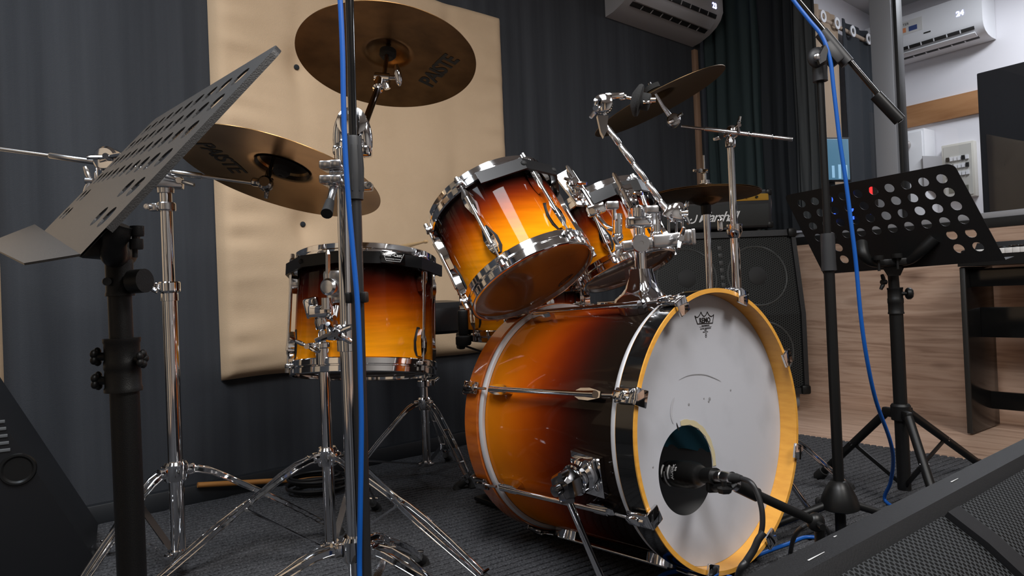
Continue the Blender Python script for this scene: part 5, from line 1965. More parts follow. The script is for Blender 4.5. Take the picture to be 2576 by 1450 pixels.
# ------------------------------------------------------------------ music stands
def perf_plate(b, Pf, cols, rows, has, th, nrm, x0, x1, y0, y1, rad=0.0125, ksides=16, cornr=0.0158):
    """perforated sheet; Pf(x, y) maps plate metres to space"""
    dx, dy = (x1 - x0) / cols, (y1 - y0) / rows
    Wp, Hp = PLW, PLH

    def vtx(x, y, s):
        b.v.append(Pf(x, y) + nrm * (th / 2 * s))
        return len(b.v) - 1
    for s in (1, -1):
        for r in range(rows):
            for c in range(cols):
                ax, ay = x0 + c * dx, y0 + r * dy
                if not has(c, r):
                    q = [vtx(ax, ay, s), vtx(ax + dx, ay, s), vtx(ax + dx, ay + dy, s), vtx(ax, ay + dy, s)]
                    b.f.append(tuple(q))
                    continue
                ccx, ccy = ax + dx / 2, ay + dy / 2
                inn, out = [], []
                for k in range(ksides):
                    a = 2 * PI * (k + 0.5) / ksides
                    ca, sa_ = math.cos(a), math.sin(a)
                    m_ = max(abs(ca) / (dx / 2), abs(sa_) / (dy / 2))
                    inn.append(vtx(ccx + rad * ca, ccy + rad * sa_, s))
                    out.append(vtx(ccx + ca / m_, ccy + sa_ / m_, s))
                for k in range(ksides):
                    k2 = (k + 1) % ksides
                    b.f.append((inn[k], out[k], out[k2], inn[k2]))
                # square corners left over
                for (qx, qy) in ((ax, ay), (ax + dx, ay), (ax + dx, ay + dy), (ax, ay + dy)):
                    near = sorted(range(ksides), key=lambda k: (V((ccx + math.cos(2 * PI * (k + .5) / ksides) * dx, ccy + math.sin(2 * PI * (k + .5) / ksides) * dy, 0)) - V((qx, qy, 0))).length)[:2]
                    b.f.append((out[near[0]], vtx(qx, qy, s), out[near[1]]))
                if s == 1:
                    low = []
                    for k in range(ksides):
                        a = 2 * PI * (k + 0.5) / ksides
                        low.append(vtx(ccx + rad * math.cos(a), ccy + rad * math.sin(a), -1))
                    for k in range(ksides):
                        k2 = (k + 1) % ksides
                        b.f.append((inn[k], inn[k2], low[k2], low[k]))
        # margins: bottom, sides, top with rounded corners
        def poly(pts):
            b.f.append(tuple(vtx(x, y, s) for x, y in pts))
        poly([(0, 0), (Wp, 0), (Wp, y0), (0, y0)])
        poly([(0, y0), (x0, y0), (x0, y1), (0, y1)])
        poly([(x1, y0), (Wp, y0), (Wp, y1), (x1, y1)])
        R_ = cornr
        arc1 = [(R_ - R_ * math.cos(t), Hp - R_ + R_ * math.sin(t)) for t in [PI / 2 * i / 6 for i in range(7)]]
        arc2 = [(Wp - R_ + R_ * math.sin(t), Hp - R_ + R_ * math.cos(t)) for t in [PI / 2 * i / 6 for i in range(7)]]
        poly([(0, y1)] + arc1 + arc2 + [(Wp, y1)])


PLW, PLH = 0.48, 0.265


def plate_holes(c, r):
    return r >= 2 or c in (0, 1, 8, 9)


def music_desk(root, O, U, Vv, nrm, m, lipvec, back, rim=0.010, th=0.0016, lipquad=False):
    """O: lower corner, U/V: full edge vectors; nrm: towards the music; lip on that side, folded rim on the other"""
    u, v = U / PLW, Vv / PLH
    Pf = lambda x, y: O + u * x + v * y
    b = MB()
    perf_plate(b, Pf, 10, 6, plate_holes, th, nrm, 0.020, PLW - 0.020, 0.022, PLH - 0.016)
    # folded rim round sides and top
    R_ = 0.0158
    path = [(0, 0.03)] + [(0, PLH - R_)] + [(R_ - R_ * math.cos(t), PLH - R_ + R_ * math.sin(t)) for t in [PI / 2 * i / 6 for i in range(1, 7)]] + [(PLW - R_ + R_ * math.sin(t), PLH - R_ + R_ * math.cos(t)) for t in [PI / 2 * i / 6 for i in range(7)]] + [(PLW, 0.03)]
    P = [Pf(x, y) for x, y in path]
    n = len(P)
    vs = []
    for p in P:
        vs += [p + nrm * th / 2, p - nrm * rim]
    b.add(vs, [(2 * i, 2 * i + 1, 2 * i + 3, 2 * i + 2) for i in range(n - 1)])
    b.build('desk_plate', m, root, sharp=30)
    lb = MB()
    A, B = Pf(0.0, 0), Pf(PLW, 0)
    lu = lipvec
    t_ = nrm.cross(U).normalized() * 0
    vs = [A, B, B + lu, A + lu]
    if lipquad:
        D_, B_ = W(62, 668, zn), A + U * 1.75
        pn = (B_ - A).cross(D_ - A).normalized()
        vs = [A, B_, onplane(-38, 617, A, pn), D_]
    off = U.cross(lipvec).normalized() * 0.0016
    vs2 = [q + off for q in vs]
    lb.add(vs + vs2, [(0, 1, 2, 3), (7, 6, 5, 4), (0, 4, 5, 1), (1, 5, 6, 2), (2, 6, 7, 3), (3, 7, 4, 0)])
    lb.build('lip', m, root)


def tubetripod(root, xy, zh, zl, feet, m, r=0.0095):
    hub = V((xy[0], xy[1], zh))
    k = MB()
    k.lathe(hub - Z3 * 0.022, Z3, [(0.014, 0), (0.024, 0.002), (0.025, 0.040), (0.021, 0.046), (0.014, 0.046)], 28, closed=True)
    for f in feet:
        d = V((f[0] - xy[0], f[1] - xy[1], 0)).normalized()
        k.box(hub + d * 0.032 - Z3 * 0.004, (0.044, 0.018, 0.026), (d, d.cross(Z3), Z3), 0.005)
    k.build('leg_collar', m, root, sharp=32)
    for f in feet:
        fv = V((f[0], f[1], 0.016))
        d = V((f[0] - xy[0], f[1] - xy[1], 0)).normalized()
        a = hub + d * 0.045 - Z3 * 0.006
        lg = MB().tube([a, fv], r, 16)
        lo = lg.build('leg', m, root)
        e = (fv - a).normalized()
        MB().tube([fv - e * 0.03, fv, fv + d * 0.008 - Z3 * 0.003], [r * 1.35, r * 1.45, r * 1.2], 16).build('rubber_foot', RUBBER, lo)
        mid = a.lerp(fv, 0.46)
        st = MB()
        st.bar(V((xy[0], xy[1], zl)) + d * 0.012, mid, 0.012, 0.005, Z3.cross(d), 0.001)
        so = st.build('strut', m, lo)
        MB().tube([mid - d.cross(Z3) * 0.011, mid + d.cross(Z3) * 0.011], 0.005, 12).build('rivet', SATIN, lo)


# near stand at the picture's edge: its desk is seen almost edge-on
zn, znt, zf = 0.47, 0.55, 0.955
NBp, NTp, FBp = W(203, 645, zn), W(710, 107, znt), W(112, 583, zf)
Uv, Vv_ = FBp - NBp, NTp - NBp
nrm = Uv.cross(Vv_).normalized()
if nrm.x > 0:
    nrm = -nrm
mxy = W(303, 760, 0.77)
MX, MY = mxy.x, mxy.y
ms1 = thing('music_stand', (MX, MY, 0), 'black perforated music stand close to the camera, its desk seen almost edge-on', 'music stand', 'perforated music stands')
lipv = W(62, 668, zn) - W(203, 645, zn) + V((0, -0.004, 0))
music_desk(ms1, NBp, Uv, Vv_, nrm, GREYM, lipv, None, rim=0.0045, lipquad=True)
zM = lambda y: zat(303, y, 0.77)
k = MB()
k.tube([V((MX + 0.003, MY, 0.10)), V((MX + 0.001, MY, zM(975)))], 0.0150, 28)
k.build('lower_tube', BLACKM, ms1)
MB().tube([V((MX, MY, zM(985))), V((MX - 0.001, MY, zM(625)))], 0.0122, 28).build('upper_tube', BLACKM, ms1)
k = MB()
k.lathe(V((MX, MY, zM(985))), Z3, [(0.0140, 0), (0.0195, 0.0), (0.0195, 0.004), (0.0185, 0.006), (0.0185, 0.020), (0.0180, 0.024), (0.0190, 0.026), (0.0190, 0.034), (0.0182, 0.036), (0.0182, 0.054), (0.0192, 0.056), (0.0192, 0.060), (0.0125, 0.060)], 32, closed=True)
for (yy, sgn) in ((905, 1), (895, -1), (955, -1)):
    c = V((MX, MY, zM(yy)))
    k.tube([c + V((0.017 * sgn, -0.004, 0)), c + V((0.026 * sgn, -0.006, 0))], 0.0048, 12)
    for i in range(5):
        k.ball(c + V((0.0255 * sgn, -0.006, 0)) + V((0, math.cos(i * 1.2566), math.sin(i * 1.2566))) * 0.0060, 0.0050, V((1, 0, 0)), 0.7, 10)
k.build('height_clutch', BLACKM, ms1, sharp=40)
k = MB()
k.lathe(V((MX, MY, zM(745))), Z3, [(0.0122, 0), (0.0150, 0.0), (0.0150, 0.003), (0.0142, 0.005), (0.0142, 0.040), (0.0122, 0.042)], 28, closed=True)
k.tube([V((MX + 0.012, MY - 0.004, zM(709))), V((MX + 0.020, MY - 0.006, zM(709)))], 0.0035, 12)
k.tube([V((MX + 0.018, MY - 0.006, zM(711))), V((MX + 0.034, MY - 0.010, zM(710)))], 0.0135, 18)
k.tube([V((MX - 0.006, MY - 0.015, zM(709))), V((MX - 0.003, MY - 0.019, zM(709)))], 0.0045, 12)
k.build('neck_clamp', BLACKM, ms1, sharp=40)
k = MB()
# cradle: two bent arms up to the back of the desk, two clamp knobs
cen = NBp + Uv * 0.5 + Vv_ * 0.25
k.tube(smoothpath([V((MX, MY, zM(640))), V((MX + 0.006, MY - 0.020, zM(648))), V((MX + 0.016, MY - 0.034, zM(612))), V((MX + 0.024, MY - 0.036, zM(575)))], 6), [0.0128 + 0.0008 * math.sin(i) for i in range(19)], 18)
k.tube(smoothpath([V((MX, MY, zM(640))), V((MX - 0.006, MY + 0.026, zM(640))), V((MX - 0.014, MY + 0.044, zM(610))), V((MX - 0.014, MY + 0.050, zM(580)))], 6), 0.0110, 18)
k.box(V((MX - 0.012, MY - 0.01, zM(622))), (0.030, 0.05, 0.026), None, 0.005)
for (x, y) in ((345, 583), (343, 616)):
    q = W(x, y, 0.745)
    k.lathe(q - Z3 * 0.005, Z3, [(0, 0), (0.0065, 0), (0.0070, 0.002), (0.0070, 0.011), (0, 0.011)], 20)
k.tube([W(338, 575, 0.745), W(340, 648, 0.745)], 0.0028, 10)
k.build('desk_cradle', BLACKM, ms1, sharp=40)
tubetripod(ms1, (MX + 0.003, MY), 0.27, 0.11, [(MX - 0.26, MY - 0.12), (MX + 0.14, MY - 0.26), (MX + 0.02, MY + 0.30)], BLACKM)

# second stand, its back to the camera
DQ = 2.067
TL, TR, BRr, BLl = W(1973, 492, DQ), W(2398, 410, DQ * 0.806), W(2530, 655, DQ * 0.790), W(2072, 690, DQ * 0.984)
Ur = ((BRr - BLl) + (TR - TL)) / 2
Vr = ((TL - BLl) + (TR - BRr)) / 2
Or = (BLl + BRr) / 2 - Ur / 2
nr_ = Ur.cross(Vr).normalized()
if nr_.y < 0:
    nr_ = -nr_
rxy = W(2262, 950, 1.86)
RX, RY = rxy.x, rxy.y
ms2 = thing('music_stand', (RX, RY, 0), 'black perforated music stand turned away before the oak wall and window', 'music stand', 'perforated music stands')
music_desk(ms2, Or, Ur, Vr, nr_, BLACKM, nr_ * 0.045 - Vr.normalized() * 0.004, None, rim=0.0010)
zR = lambda y: zat(2262, y, 1.86)
MB().tube([V((RX, RY, 0.045)), V((RX, RY, zR(775)))], 0.0170, 28).build('lower_tube', BLACKM, ms2)
MB().tube([V((RX, RY, zR(790))), V((RX - 0.004, RY, zR(665)))], 0.0135, 28).build('upper_tube', BLACKM, ms2)
k = MB()
k.lathe(V((RX, RY, zR(790))), Z3, [(0.0165, 0), (0.0200, 0.0), (0.0200, 0.004), (0.0190, 0.006), (0.0190, 0.028), (0.0198, 0.030), (0.0198, 0.042), (0.0188, 0.044), (0.0188, 0.066), (0.0198, 0.068), (0.0198, 0.072), (0.0130, 0.072)], 32, closed=True)
kn = W(2284, 739, 1.84)
k.tube([W(2268, 739, 1.85), kn], 0.0050, 12)
k.lathe(kn - V((0.004, 0, 0)), V((1, -0.2, 0)), [(0, 0), (0.014, 0.0), (0.016, 0.003), (0.016, 0.010), (0.013, 0.014), (0, 0.014)], 8)
wing(k, W(2224, 710, 1.85), V((-1, -0.3, 0)), V((0.6, 0, 1)), 0.02)
k.build('height_clutch', BLACKM, ms2, sharp=40)
k = MB()
k.tube(smoothpath([W(2166, 612, 1.84), W(2172, 640, 1.82), W(2190, 660, 1.82), W(2216, 666, 1.83), W(2252, 664, 1.84), W(2290, 655, 1.80), W(2320, 630, 1.77), W(2352, 600, 1.75)], 6), [0.012 + 0.004 * math.cos(i / 42 * 2 * PI) for i in range(43)], 16)
k.bar(W(2206, 662, 1.83), W(2280, 657, 1.81), 0.026, 0.018, Z3, 0.004)
k.prism([(-0.036, 0.010), (0.036, 0.014), (0.016, -0.024), (-0.016, -0.024)], W(2248, 672, 1.84), V((1, 0, 0)), Z3, V((0, 1, 0)), 0.004)
for (x, y) in ((2210, 650), (2257, 645)):
    q = W(x, y, 1.80)
    k.lathe(q - Z3 * 0.005, Z3, [(0, 0), (0.013, 0), (0.0135, 0.002), (0.0135, 0.012), (0, 0.012)], 20)
    k.tube([q - Z3 * 0.034, q], 0.0035, 10)
k.build('desk_cradle', BLACKM, ms2, sharp=40)
tubetripod(ms2, (RX, RY), zR(1038), 0.06, [(0.93, 2.13), (1.46, 2.16), (1.02, 1.66)], BLACKM, r=0.0115)


# ------------------------------------------------------------------ microphone stands, microphone and cables
mb0, mb1 = W(918, 1450, 1.10), W(879, 0, 1.125)
md_ = (mb1 - mb0).normalized()
foot0 = mb0 - md_ * (mb0.z / md_.z)
mic1 = thing('microphone_stand', foot0, 'straight black microphone stand with a blue cable before the chrome cymbal stand', 'microphone stand', 'microphone stands')
def mp1(y):
    return mb0 + (mb1 - mb0) * ((1450 - y) / 1450.0)
MB().tube([foot0 + md_ * 0.02, mp1(505)], 0.0106, 24).build('lower_tube', mat('worn_black_tube', (0.016, 0.016, 0.017), 0.38, mott=((30, 30, 8), (0.035, 0.035, 0.036), 0.60, 0.85)), mic1)
MB().tube([mp1(520), mp1(-420)], 0.0070, 20).build('upper_tube', BLACKG, mic1)
k = MB()
cA, cB = mp1(512), mp1(350)
L_ = (cB - cA).length
k.lathe(cA, md_, [(0.0106, 0), (0.0140, 0.001), (0.0142, 0.010), (0.0152, 0.030), (0.0156, L_ * 0.5), (0.0140, L_ * 0.75), (0.0128, L_ - 0.004), (0.0118, L_), (0.0070, L_)], 28)
for i in range(8):
    a = 2 * PI * i / 8
    k.tube([pol(cA + md_ * 0.014, md_, 0.0146, a), pol(cA + md_ * (L_ * 0.5), md_, 0.0156, a), pol(cA + md_ * (L_ * 0.85), md_, 0.0135, a)], 0.0011, 6)
k.build('height_clutch', mat('worn_black_grip', (0.018, 0.018, 0.019), 0.5, mott=((60, 60, 30), (0.05, 0.05, 0.05), 0.62, 0.85)), mic1, sharp=40)
k = MB()
cc_ = mp1(757)
for x in (-0.0125, 0.0125):
    k.box(cc_ + V((x, -0.004, 0)), (0.009, 0.026, 0.018), None, 0.003)
k.build('cable_clip', BLACKP, mic1)
MB().lathe(V((foot0.x, foot0.y, 0.010)), Z3, [(0, 0), (0.125, 0), (0.130, 0.006), (0.120, 0.018), (0.03, 0.034), (0.018, 0.050), (0.0, 0.050)], 56).build('round_base', BLACKM, mic1)
cab1 = thing('cable', mp1(700) + V((-0.01, -0.02, 0)), 'blue cable running down along the straight black microphone stand', 'cable', 'blue microphone cables')
pts = [W(x, y, 1.075) for x, y in ((852, -60), (858, 40), (862, 140), (864, 250), (867, 350), (874, 470), (884, 590), (893, 690), (899, 760), (904, 860), (907, 960), (909, 1060), (908, 1180), (906, 1300), (905, 1460))]
last = V((pts[-1].x + 0.02, pts[-1].y - 0.06, 0.03))
MB().tube(smoothpath(pts + [last.lerp(pts[-1], 0.4) + V((0, 0.0, 0)), V((last.x + 0.1, last.y - 0.02, 0.014)), V((last.x + 0.3, last.y - 0.1, 0.014))], 6), 0.0042, 12).build('jacket', BLUE, cab1)

# boom microphone stand
m0, m1 = W(2114, 1305, 1.60), W(2062, 165, 1.60)
mr = m1 - m0
mbase = V((m0.x, m0.y, 0))
mic2 = thing('microphone_stand', mbase, 'black boom microphone stand with a cone base before the oak wall', 'microphone stand', 'microphone stands')
def mp2(y):
    return m0 + mr * ((1305 - y) / 1140.0)
MB().tube([V((m0.x, m0.y, 0.02)), mp2(672)], 0.0120, 24).build('lower_tube', BLACKM, mic2)
MB().tube([mp2(690), mp2(150)], 0.0083, 20).build('upper_tube', BLACKM, mic2)
MB().lathe(mp2(682), mr, [(0.0120, 0), (0.0170, 0.001), (0.0160, 0.02), (0.0160, 0.075), (0.0150, 0.088), (0.0083, 0.088)], 28).build('height_clutch', mat('grey_black_grip', (0.022, 0.023, 0.025), 0.45), mic2)
k = MB()
cz = zat(2112, 1282, 1.60)
k.lathe(V((m0.x, m0.y, cz)), Z3, [(0.0, 0.0), (0.036, 0.0), (0.043, 0.004), (0.043, 0.012), (0.038, 0.030), (0.028, 0.052), (0.018, 0.066), (0.014, 0.068), (0.0, 0.068)], 40)
k.build('cone_base', BLACKP, mic2, sharp=40)
for a in (181, 352, 75):
    d = V((math.cos(math.radians(a)), math.sin(math.radians(a)), 0))
    e = V((m0.x, m0.y, 0)) + d * 0.27 + Z3 * 0.018
    lo = MB().tube([V((m0.x, m0.y, cz + 0.012)) + d * 0.030, e], 0.0095, 16).build('leg', BLACKM, mic2)
    MB().tube([e - d * 0.02 + Z3 * 0.001, e + d * 0.01], [0.0125, 0.0135], 16).build('rubber_foot', RUBBER, lo)
k = MB()
bj0, bj1 = W(1900, -128, 1.66), W(2266, 306, 1.575)
bdv = (bj1 - bj0).normalized()
k.tube([bj0, bj1], 0.0062, 18)
k.build('boom_tube', BLACKG, mic2)
MB().tube([W(2203, 240, 1.59) , W(2264, 304, 1.574)], 0.0135, 24).build('counter_grip', BLACKP, mic2)
k = MB()
k.tube([W(2066, 82, 1.62), W(2132, 160, 1.605)], 0.0155, 24)
k.bar(W(2070, 115, 1.60), W(2108, 160, 1.595), 0.024, 0.040, V((0, -1, 0)), 0.004)
k.tube([mp2(205), mp2(160)], 0.0165, 24)
k.ball(W(2058, 145, 1.59), 0.025, V((0, -1, 0)), 0.55, 24)
k.tube([W(2058, 145, 1.585), W(2057, 146, 1.565)], 0.009, 14)
k.prism([(-0.004, -0.018), (0.010, -0.010), (0.016, 0.014), (0.010, 0.026), (0.000, 0.010), (-0.008, -0.006)], W(2064, 143, 1.565), V((1, 0, 0)), Z3, V((0, 1, 0)), 0.010)
k.build('boom_joint', mat('soft_black_cast', (0.017, 0.017, 0.019), 0.5), mic2, sharp=40)
MB().ball(W(2056, 142, 1.556), 0.008, V((0, -1, 0)), 0.4, 14).build('metal_cap', SATIN, mic2)
cab2 = thing('cable', W(2160, 700, 1.575), 'blue cable hanging from the boom microphone stand across the music desk', 'cable', 'blue microphone cables')
pts = [W(x, y, d) for x, y, d in ((1960, -50, 1.60), (2000, 6, 1.59), (2035, 50, 1.58), (2068, 92, 1.57), (2088, 150, 1.565), (2098, 230, 1.565), (2112, 350, 1.565), (2127, 450, 1.565), (2141, 560, 1.565), (2153, 660, 1.57), (2166, 800, 1.58), (2182, 910, 1.60), (2204, 1010, 1.64), (2238, 1105, 1.70), (2247, 1160, 1.76), (2240, 1215, 1.82))]
e = onfloor(2228, 1262, 0.014)
pts += [e, e + V((0.02, -0.12, 0)), e + V((0.14, -0.2, 0))]
MB().tube(smoothpath(pts, 6), 0.0046, 12).build('jacket', BLUE, cab2)

# kick drum microphone on a short boom stand
ka, kb = W(1684, 1191, 1.46), W(1850, 1203, 1.262)
kd = (kb - ka).normalized()
kl = (kb - ka).length
mcr = thing('microphone', ka.lerp(kb, 0.4), 'black kick drum microphone reaching into the port hole of the drum head', 'microphone')
k = MB()
k.lathe(ka, kd, [(0, 0.0), (0.024, 0.001), (0.027, 0.005), (0.0275, 0.020), (0.026, 0.022), (0.0275, 0.024), (0.028, 0.078), (0.0265, 0.084), (0.0268, 0.088), (0.025, 0.092), (0.0252, 0.096), (0.019, 0.112), (0.0125, 0.122), (0.0115, 0.150), (0.0, 0.150)], 40)
k.build('body', mat('black_anodised_mic', (0.016, 0.016, 0.016), 0.28, 0.5), mcr, sharp=40)
ku = (Z3 - kd * kd.z).normalized()
kr = kd.cross(ku)
if kr.y > 0:
    kr = -kr


def on_mic(x, y):                # x along the body from its tip, y round it (metres)
    a = y / 0.0283
    return ka + kd * x + (kr * math.cos(a) + ku * math.sin(a)) * 0.0284


for (x, y0, y1) in ((0.013, -0.004, 0.022), (0.024, -0.026, 0.008), (0.036, -0.006, 0.022)):
    P = [on_mic(x, y0 + (y1 - y0) * i / 8) for i in range(9)]
    MB().tube(P, 0.0021, 8).build('tuning_slot', mat('slot_grey', (0.55, 0.55, 0.55), 0.4) if 'slot_grey' not in bpy.data.materials else bpy.data.materials['slot_grey'], mcr)


def wrap(px_, py_, pz_):
    return on_mic(0.052 - py_, px_ + 0.009) + (on_mic(0.052 - py_, px_ + 0.009) - ka - kd * (0.052 - py_)).normalized() * pz_


text('brand_print', 'AUDIX', ka, kd, ku, 0.0105, WHITEPRINT, mcr, 0.0003, bold=0.00018, warp=wrap)
text('model_print', 'D6', ka, kd, ku, 0.0075, WHITEPRINT, mcr, 0.0003, bold=0.0001, warp=lambda x, y, z: wrap(x + 0.006, y - 0.0105, z))
k = MB()
k.tube([ka + kd * (kl * 0.58), ka + kd * (kl * 0.73)], [0.0155, 0.0165], 24)
k.box(ka + kd * (kl * 0.68) - Z3 * 0.018, (0.024, 0.016, 0.026), None, 0.004)
k.build('clip', BLACKP, mcr, sharp=40)
k = MB()
k.lathe(ka + kd * (kl * 0.72), kd, [(0, 0), (0.0112, 0.0), (0.0114, 0.024), (0.0104, 0.025), (0.0112, 0.027), (0.0110, 0.052), (0.0, 0.052)], 28)
k.build('connector', SATIN, mcr, sharp=40)
bs = ka + kd * (kl * 0.72 + 0.052)
MB().lathe(bs, kd, [(0, 0), (0.0088, 0), (0.0085, 0.012), (0.0055, 0.026), (0, 0.026)], 20).build('cable_boot', RUBBER, mcr)
kst = thing('microphone_stand', onfloor(2058, 1345) , 'short black boom stand holding the microphone before the bass drum', 'microphone stand', 'microphone stands')
k = MB()
sA_, sB_ = W(1838, 1215, 1.262), W(2052, 1314, 1.30)
sdv = (sB_ - sA_).normalized()
MB().tube([sA_ + sdv * 0.02, sB_], 0.0088, 20).build('boom_tube', BLACKM, kst)
MB().tube([sA_ + sdv * 0.014, sA_ + sdv * 0.060], [0.0125, 0.0130], 22).build('end_grip', BLACKP, kst)
MB().tube([sA_ + sdv * 0.006, sA_ + sdv * 0.018], 0.0118, 22).build('thread_collar', SATIN, kst)
k.tube([ka + kd * (kl * 0.68) - Z3 * 0.022, sA_ + sdv * 0.01], 0.0085, 16)
kk = W(1822, 1232, 1.262)
k.lathe(kk - Z3 * 0.006, Z3, [(0, 0), (0.012, 0), (0.0135, 0.004), (0.0135, 0.009), (0.005, 0.012), (0.005, 0.022), (0, 0.022)], 7)
k.build('swivel', BLACKP, kst, sharp=40)
kj = sB_
k = MB()
k.ball(kj, 0.018, V((0.3, -1, 0)), 0.8, 20)
k.tube([kj + V((0, -0.014, 0)), kj + V((0.0, -0.030, 0))], 0.006, 12)
k.build('boom_joint', BLACKP, kst, sharp=40)
kx, ky = kj.x + 0.012, kj.y + 0.012
MB().tube([V((kx, ky, 0.03)), V((kx, ky, kj.z))], 0.0100, 20).build('upright_tube', BLACKM, kst)
MB().lathe(V((kx, ky, 0.0095)), Z3, [(0, 0), (0.085, 0), (0.088, 0.005), (0.080, 0.014), (0.02, 0.024), (0, 0.026)], 48).build('round_base', BLACKM, kst)
cab3 = thing('cable', W(1915, 1300, 1.2), 'black microphone cable hanging from the kick drum microphone to the floor', 'cable')
pts = [bs + kd * 0.024] + [W(x, y, d) for x, y, d in ((1888, 1214, 1.226), (1904, 1240, 1.215), (1916, 1280, 1.205), (1918, 1320, 1.20), (1912, 1350, 1.20), (1900, 1378, 1.20), (1880, 1410, 1.20), (1862, 1440, 1.20))]
fe = onfloor(1850, 1530, 0.014)
pts += [fe.lerp(pts[-1], 0.3), V((fe.x, fe.y, 0.016)), V((fe.x + 0.08, fe.y + 0.10, 0.016)), V((fe.x + 0.24, fe.y + 0.18, 0.016))]
MB().tube(smoothpath(pts, 7), 0.0048, 12).build('jacket', BLKCABLE, cab3)
cab4 = thing('cable', W(1900, 1380, 1.19), 'thick black cable doubling back in front of the lower rim of the drum', 'cable')
pts = [W(x, y, d) for x, y, d in ((1922, 1340, 1.185), (1908, 1358, 1.185), (1896, 1384, 1.185), (1878, 1412, 1.185), (1860, 1440, 1.19))]
fe = onfloor(1838, 1520, 0.016)
MB().tube(smoothpath(pts + [V((fe.x, fe.y, 0.02)), V((fe.x - 0.05, fe.y - 0.05, 0.016))], 7), 0.0062, 12).build('jacket', BLKCABLE, cab4)
cab5 = thing('cable', onfloor(1990, 1400), 'black cable looping up from the carpet beside the short boom stand', 'cable')
pts = [onfloor(1985, 1440, 0.014), W(1988, 1395, 1.50), W(1998, 1352, 1.45), W(2020, 1326, 1.40), W(2045, 1318, 1.42), W(2078, 1330, 1.40), onfloor(2120, 1420, 0.014), onfloor(2200, 1425, 0.014)]
MB().tube(smoothpath(pts, 7), 0.0048, 12).build('jacket', BLKCABLE, cab5)
cab6 = thing('cable', onfloor(1960, 1372), 'blue cable lying flat on the carpet between bass drum and floor monitor', 'cable', 'blue microphone cables')
MB().tube(smoothpath([onfloor(1900, 1400, 0.014), onfloor(1935, 1386, 0.014), onfloor(1985, 1368, 0.014), onfloor(2030, 1352, 0.014), onfloor(2100, 1360, 0.014), onfloor(2200, 1380, 0.014)], 6), 0.0046, 12).build('jacket', BLUE, cab6)
cab7 = thing('cable', onfloor(1740, 1470), 'blue and black cable bundle coiled at the foot of the bass drum hoop', 'cable', 'blue microphone cables')
k = MB()
k2 = MB()
cen = onfloor(1748, 1508, 0.0)
for i in range(4):
    R_ = 0.055 + 0.006 * i
    P = [cen + V((math.cos(t) * R_ * 1.15, math.sin(t) * R_ * 0.75, 0.016 + 0.009 * (i % 3) + 0.003 * math.sin(3 * t + i))) for t in [2 * PI * j / 32 for j in range(33)]]
    (k2 if i == 1 else k).tube(P, 0.0046, 10)
o_ = k.build('jacket', BLUE, cab7)
k2.build('jacket', BLKCABLE, cab7)['label'] = 'black turn of the bundle'

# coil of black cable and a wooden stick at the baseboard
cc2 = onfloor(800, 1246, 0.0)
coil = thing('cable_coil', cc2, 'coil of black cable on the carpet by the baseboard under the floor tom', 'cable')
k = MB()
for i in range(9):
    R_ = 0.070 + 0.006 * (i % 4)
    tl = 0.25 * math.sin(i * 1.7)
    P = [cc2 + V((math.cos(t) * R_ * 1.1 + 0.006 * math.sin(i * 2.1), math.sin(t) * R_ * 0.8 + 0.006 * math.cos(i * 1.3), 0.016 + 0.006 * i + 0.012 * tl * math.sin(t + i))) for t in [2 * PI * j / 36 for j in range(37)]]
    k.tube(P, 0.0042, 8)
k.build('windings', BLKCABLE, coil)
wa, wb = onback(497, 1221, 0.040), onback(742, 1208, 0.050)
stk = thing('wooden_stick', wa.lerp(wb, 0.5), 'long orange wooden stick lying along the baseboard below the tan panel', 'stick')
MB().tube([wa, wb + (wb - wa).normalized() * 0.12], 0.0085, 16).build('rod', PINE, stk)


# ------------------------------------------------------------------ amplifier and cabinet
cfr = W(2037, 992, 3.28)
cd_ = V((-1, -0.06, 0)).normalized()            # towards the cabinet's other end
cn = V((cd_.y, -cd_.x, 0))
if cn.y > 0:
    cn = -cn                                     # its front faces the drums
CW_, CZ0, CZM, CZ1 = 0.77, 0.085, 0.47, 0.885
cen = V((cfr.x, cfr.y, 0)) + cd_ * CW_ / 2
cabn = thing('speaker_cabinet', cen, 'big black slanted guitar speaker cabinet on casters in the corner', 'speaker cabinet')
prof = [(0, CZ0), (0, CZM), (-0.075, CZ1), (-0.32, CZ1), (-0.32, CZ0)]
k = MB()
for s in (-1, 1):
    k.prism(prof, cen + cd_ * s * (CW_ / 2 - 0.011), cn, Z3, cd_, 0.022)
k.prism([(-0.02, CZ0), (-0.30, CZ0), (-0.30, CZ0 + 0.02), (-0.02, CZ0 + 0.02)], cen, cn, Z3, cd_, CW_ - 0.04)
k.prism([(0.0, CZ0), (-0.03, CZ0), (-0.03, CZ0 + 0.03), (0.0, CZ0 + 0.03)], cen, cn, Z3, cd_, CW_ - 0.04)
k.prism([(-0.068, CZ1 - 0.03), (-0.075, CZ1), (-0.32, CZ1), (-0.32, CZ1 - 0.03)], cen, cn, Z3, cd_, CW_ - 0.04)
k.prism([(-0.30, CZ0), (-0.32, CZ0), (-0.32, CZ1), (-0.30, CZ1)], cen, cn, Z3, cd_, CW_ - 0.04)
k.build('case', TOLEX, cabn, sharp=30)
fz = [(CZ0 + 0.03, 0.0 - 0.012), (CZM, -0.012), (CZ1 - 0.03, -0.081)]
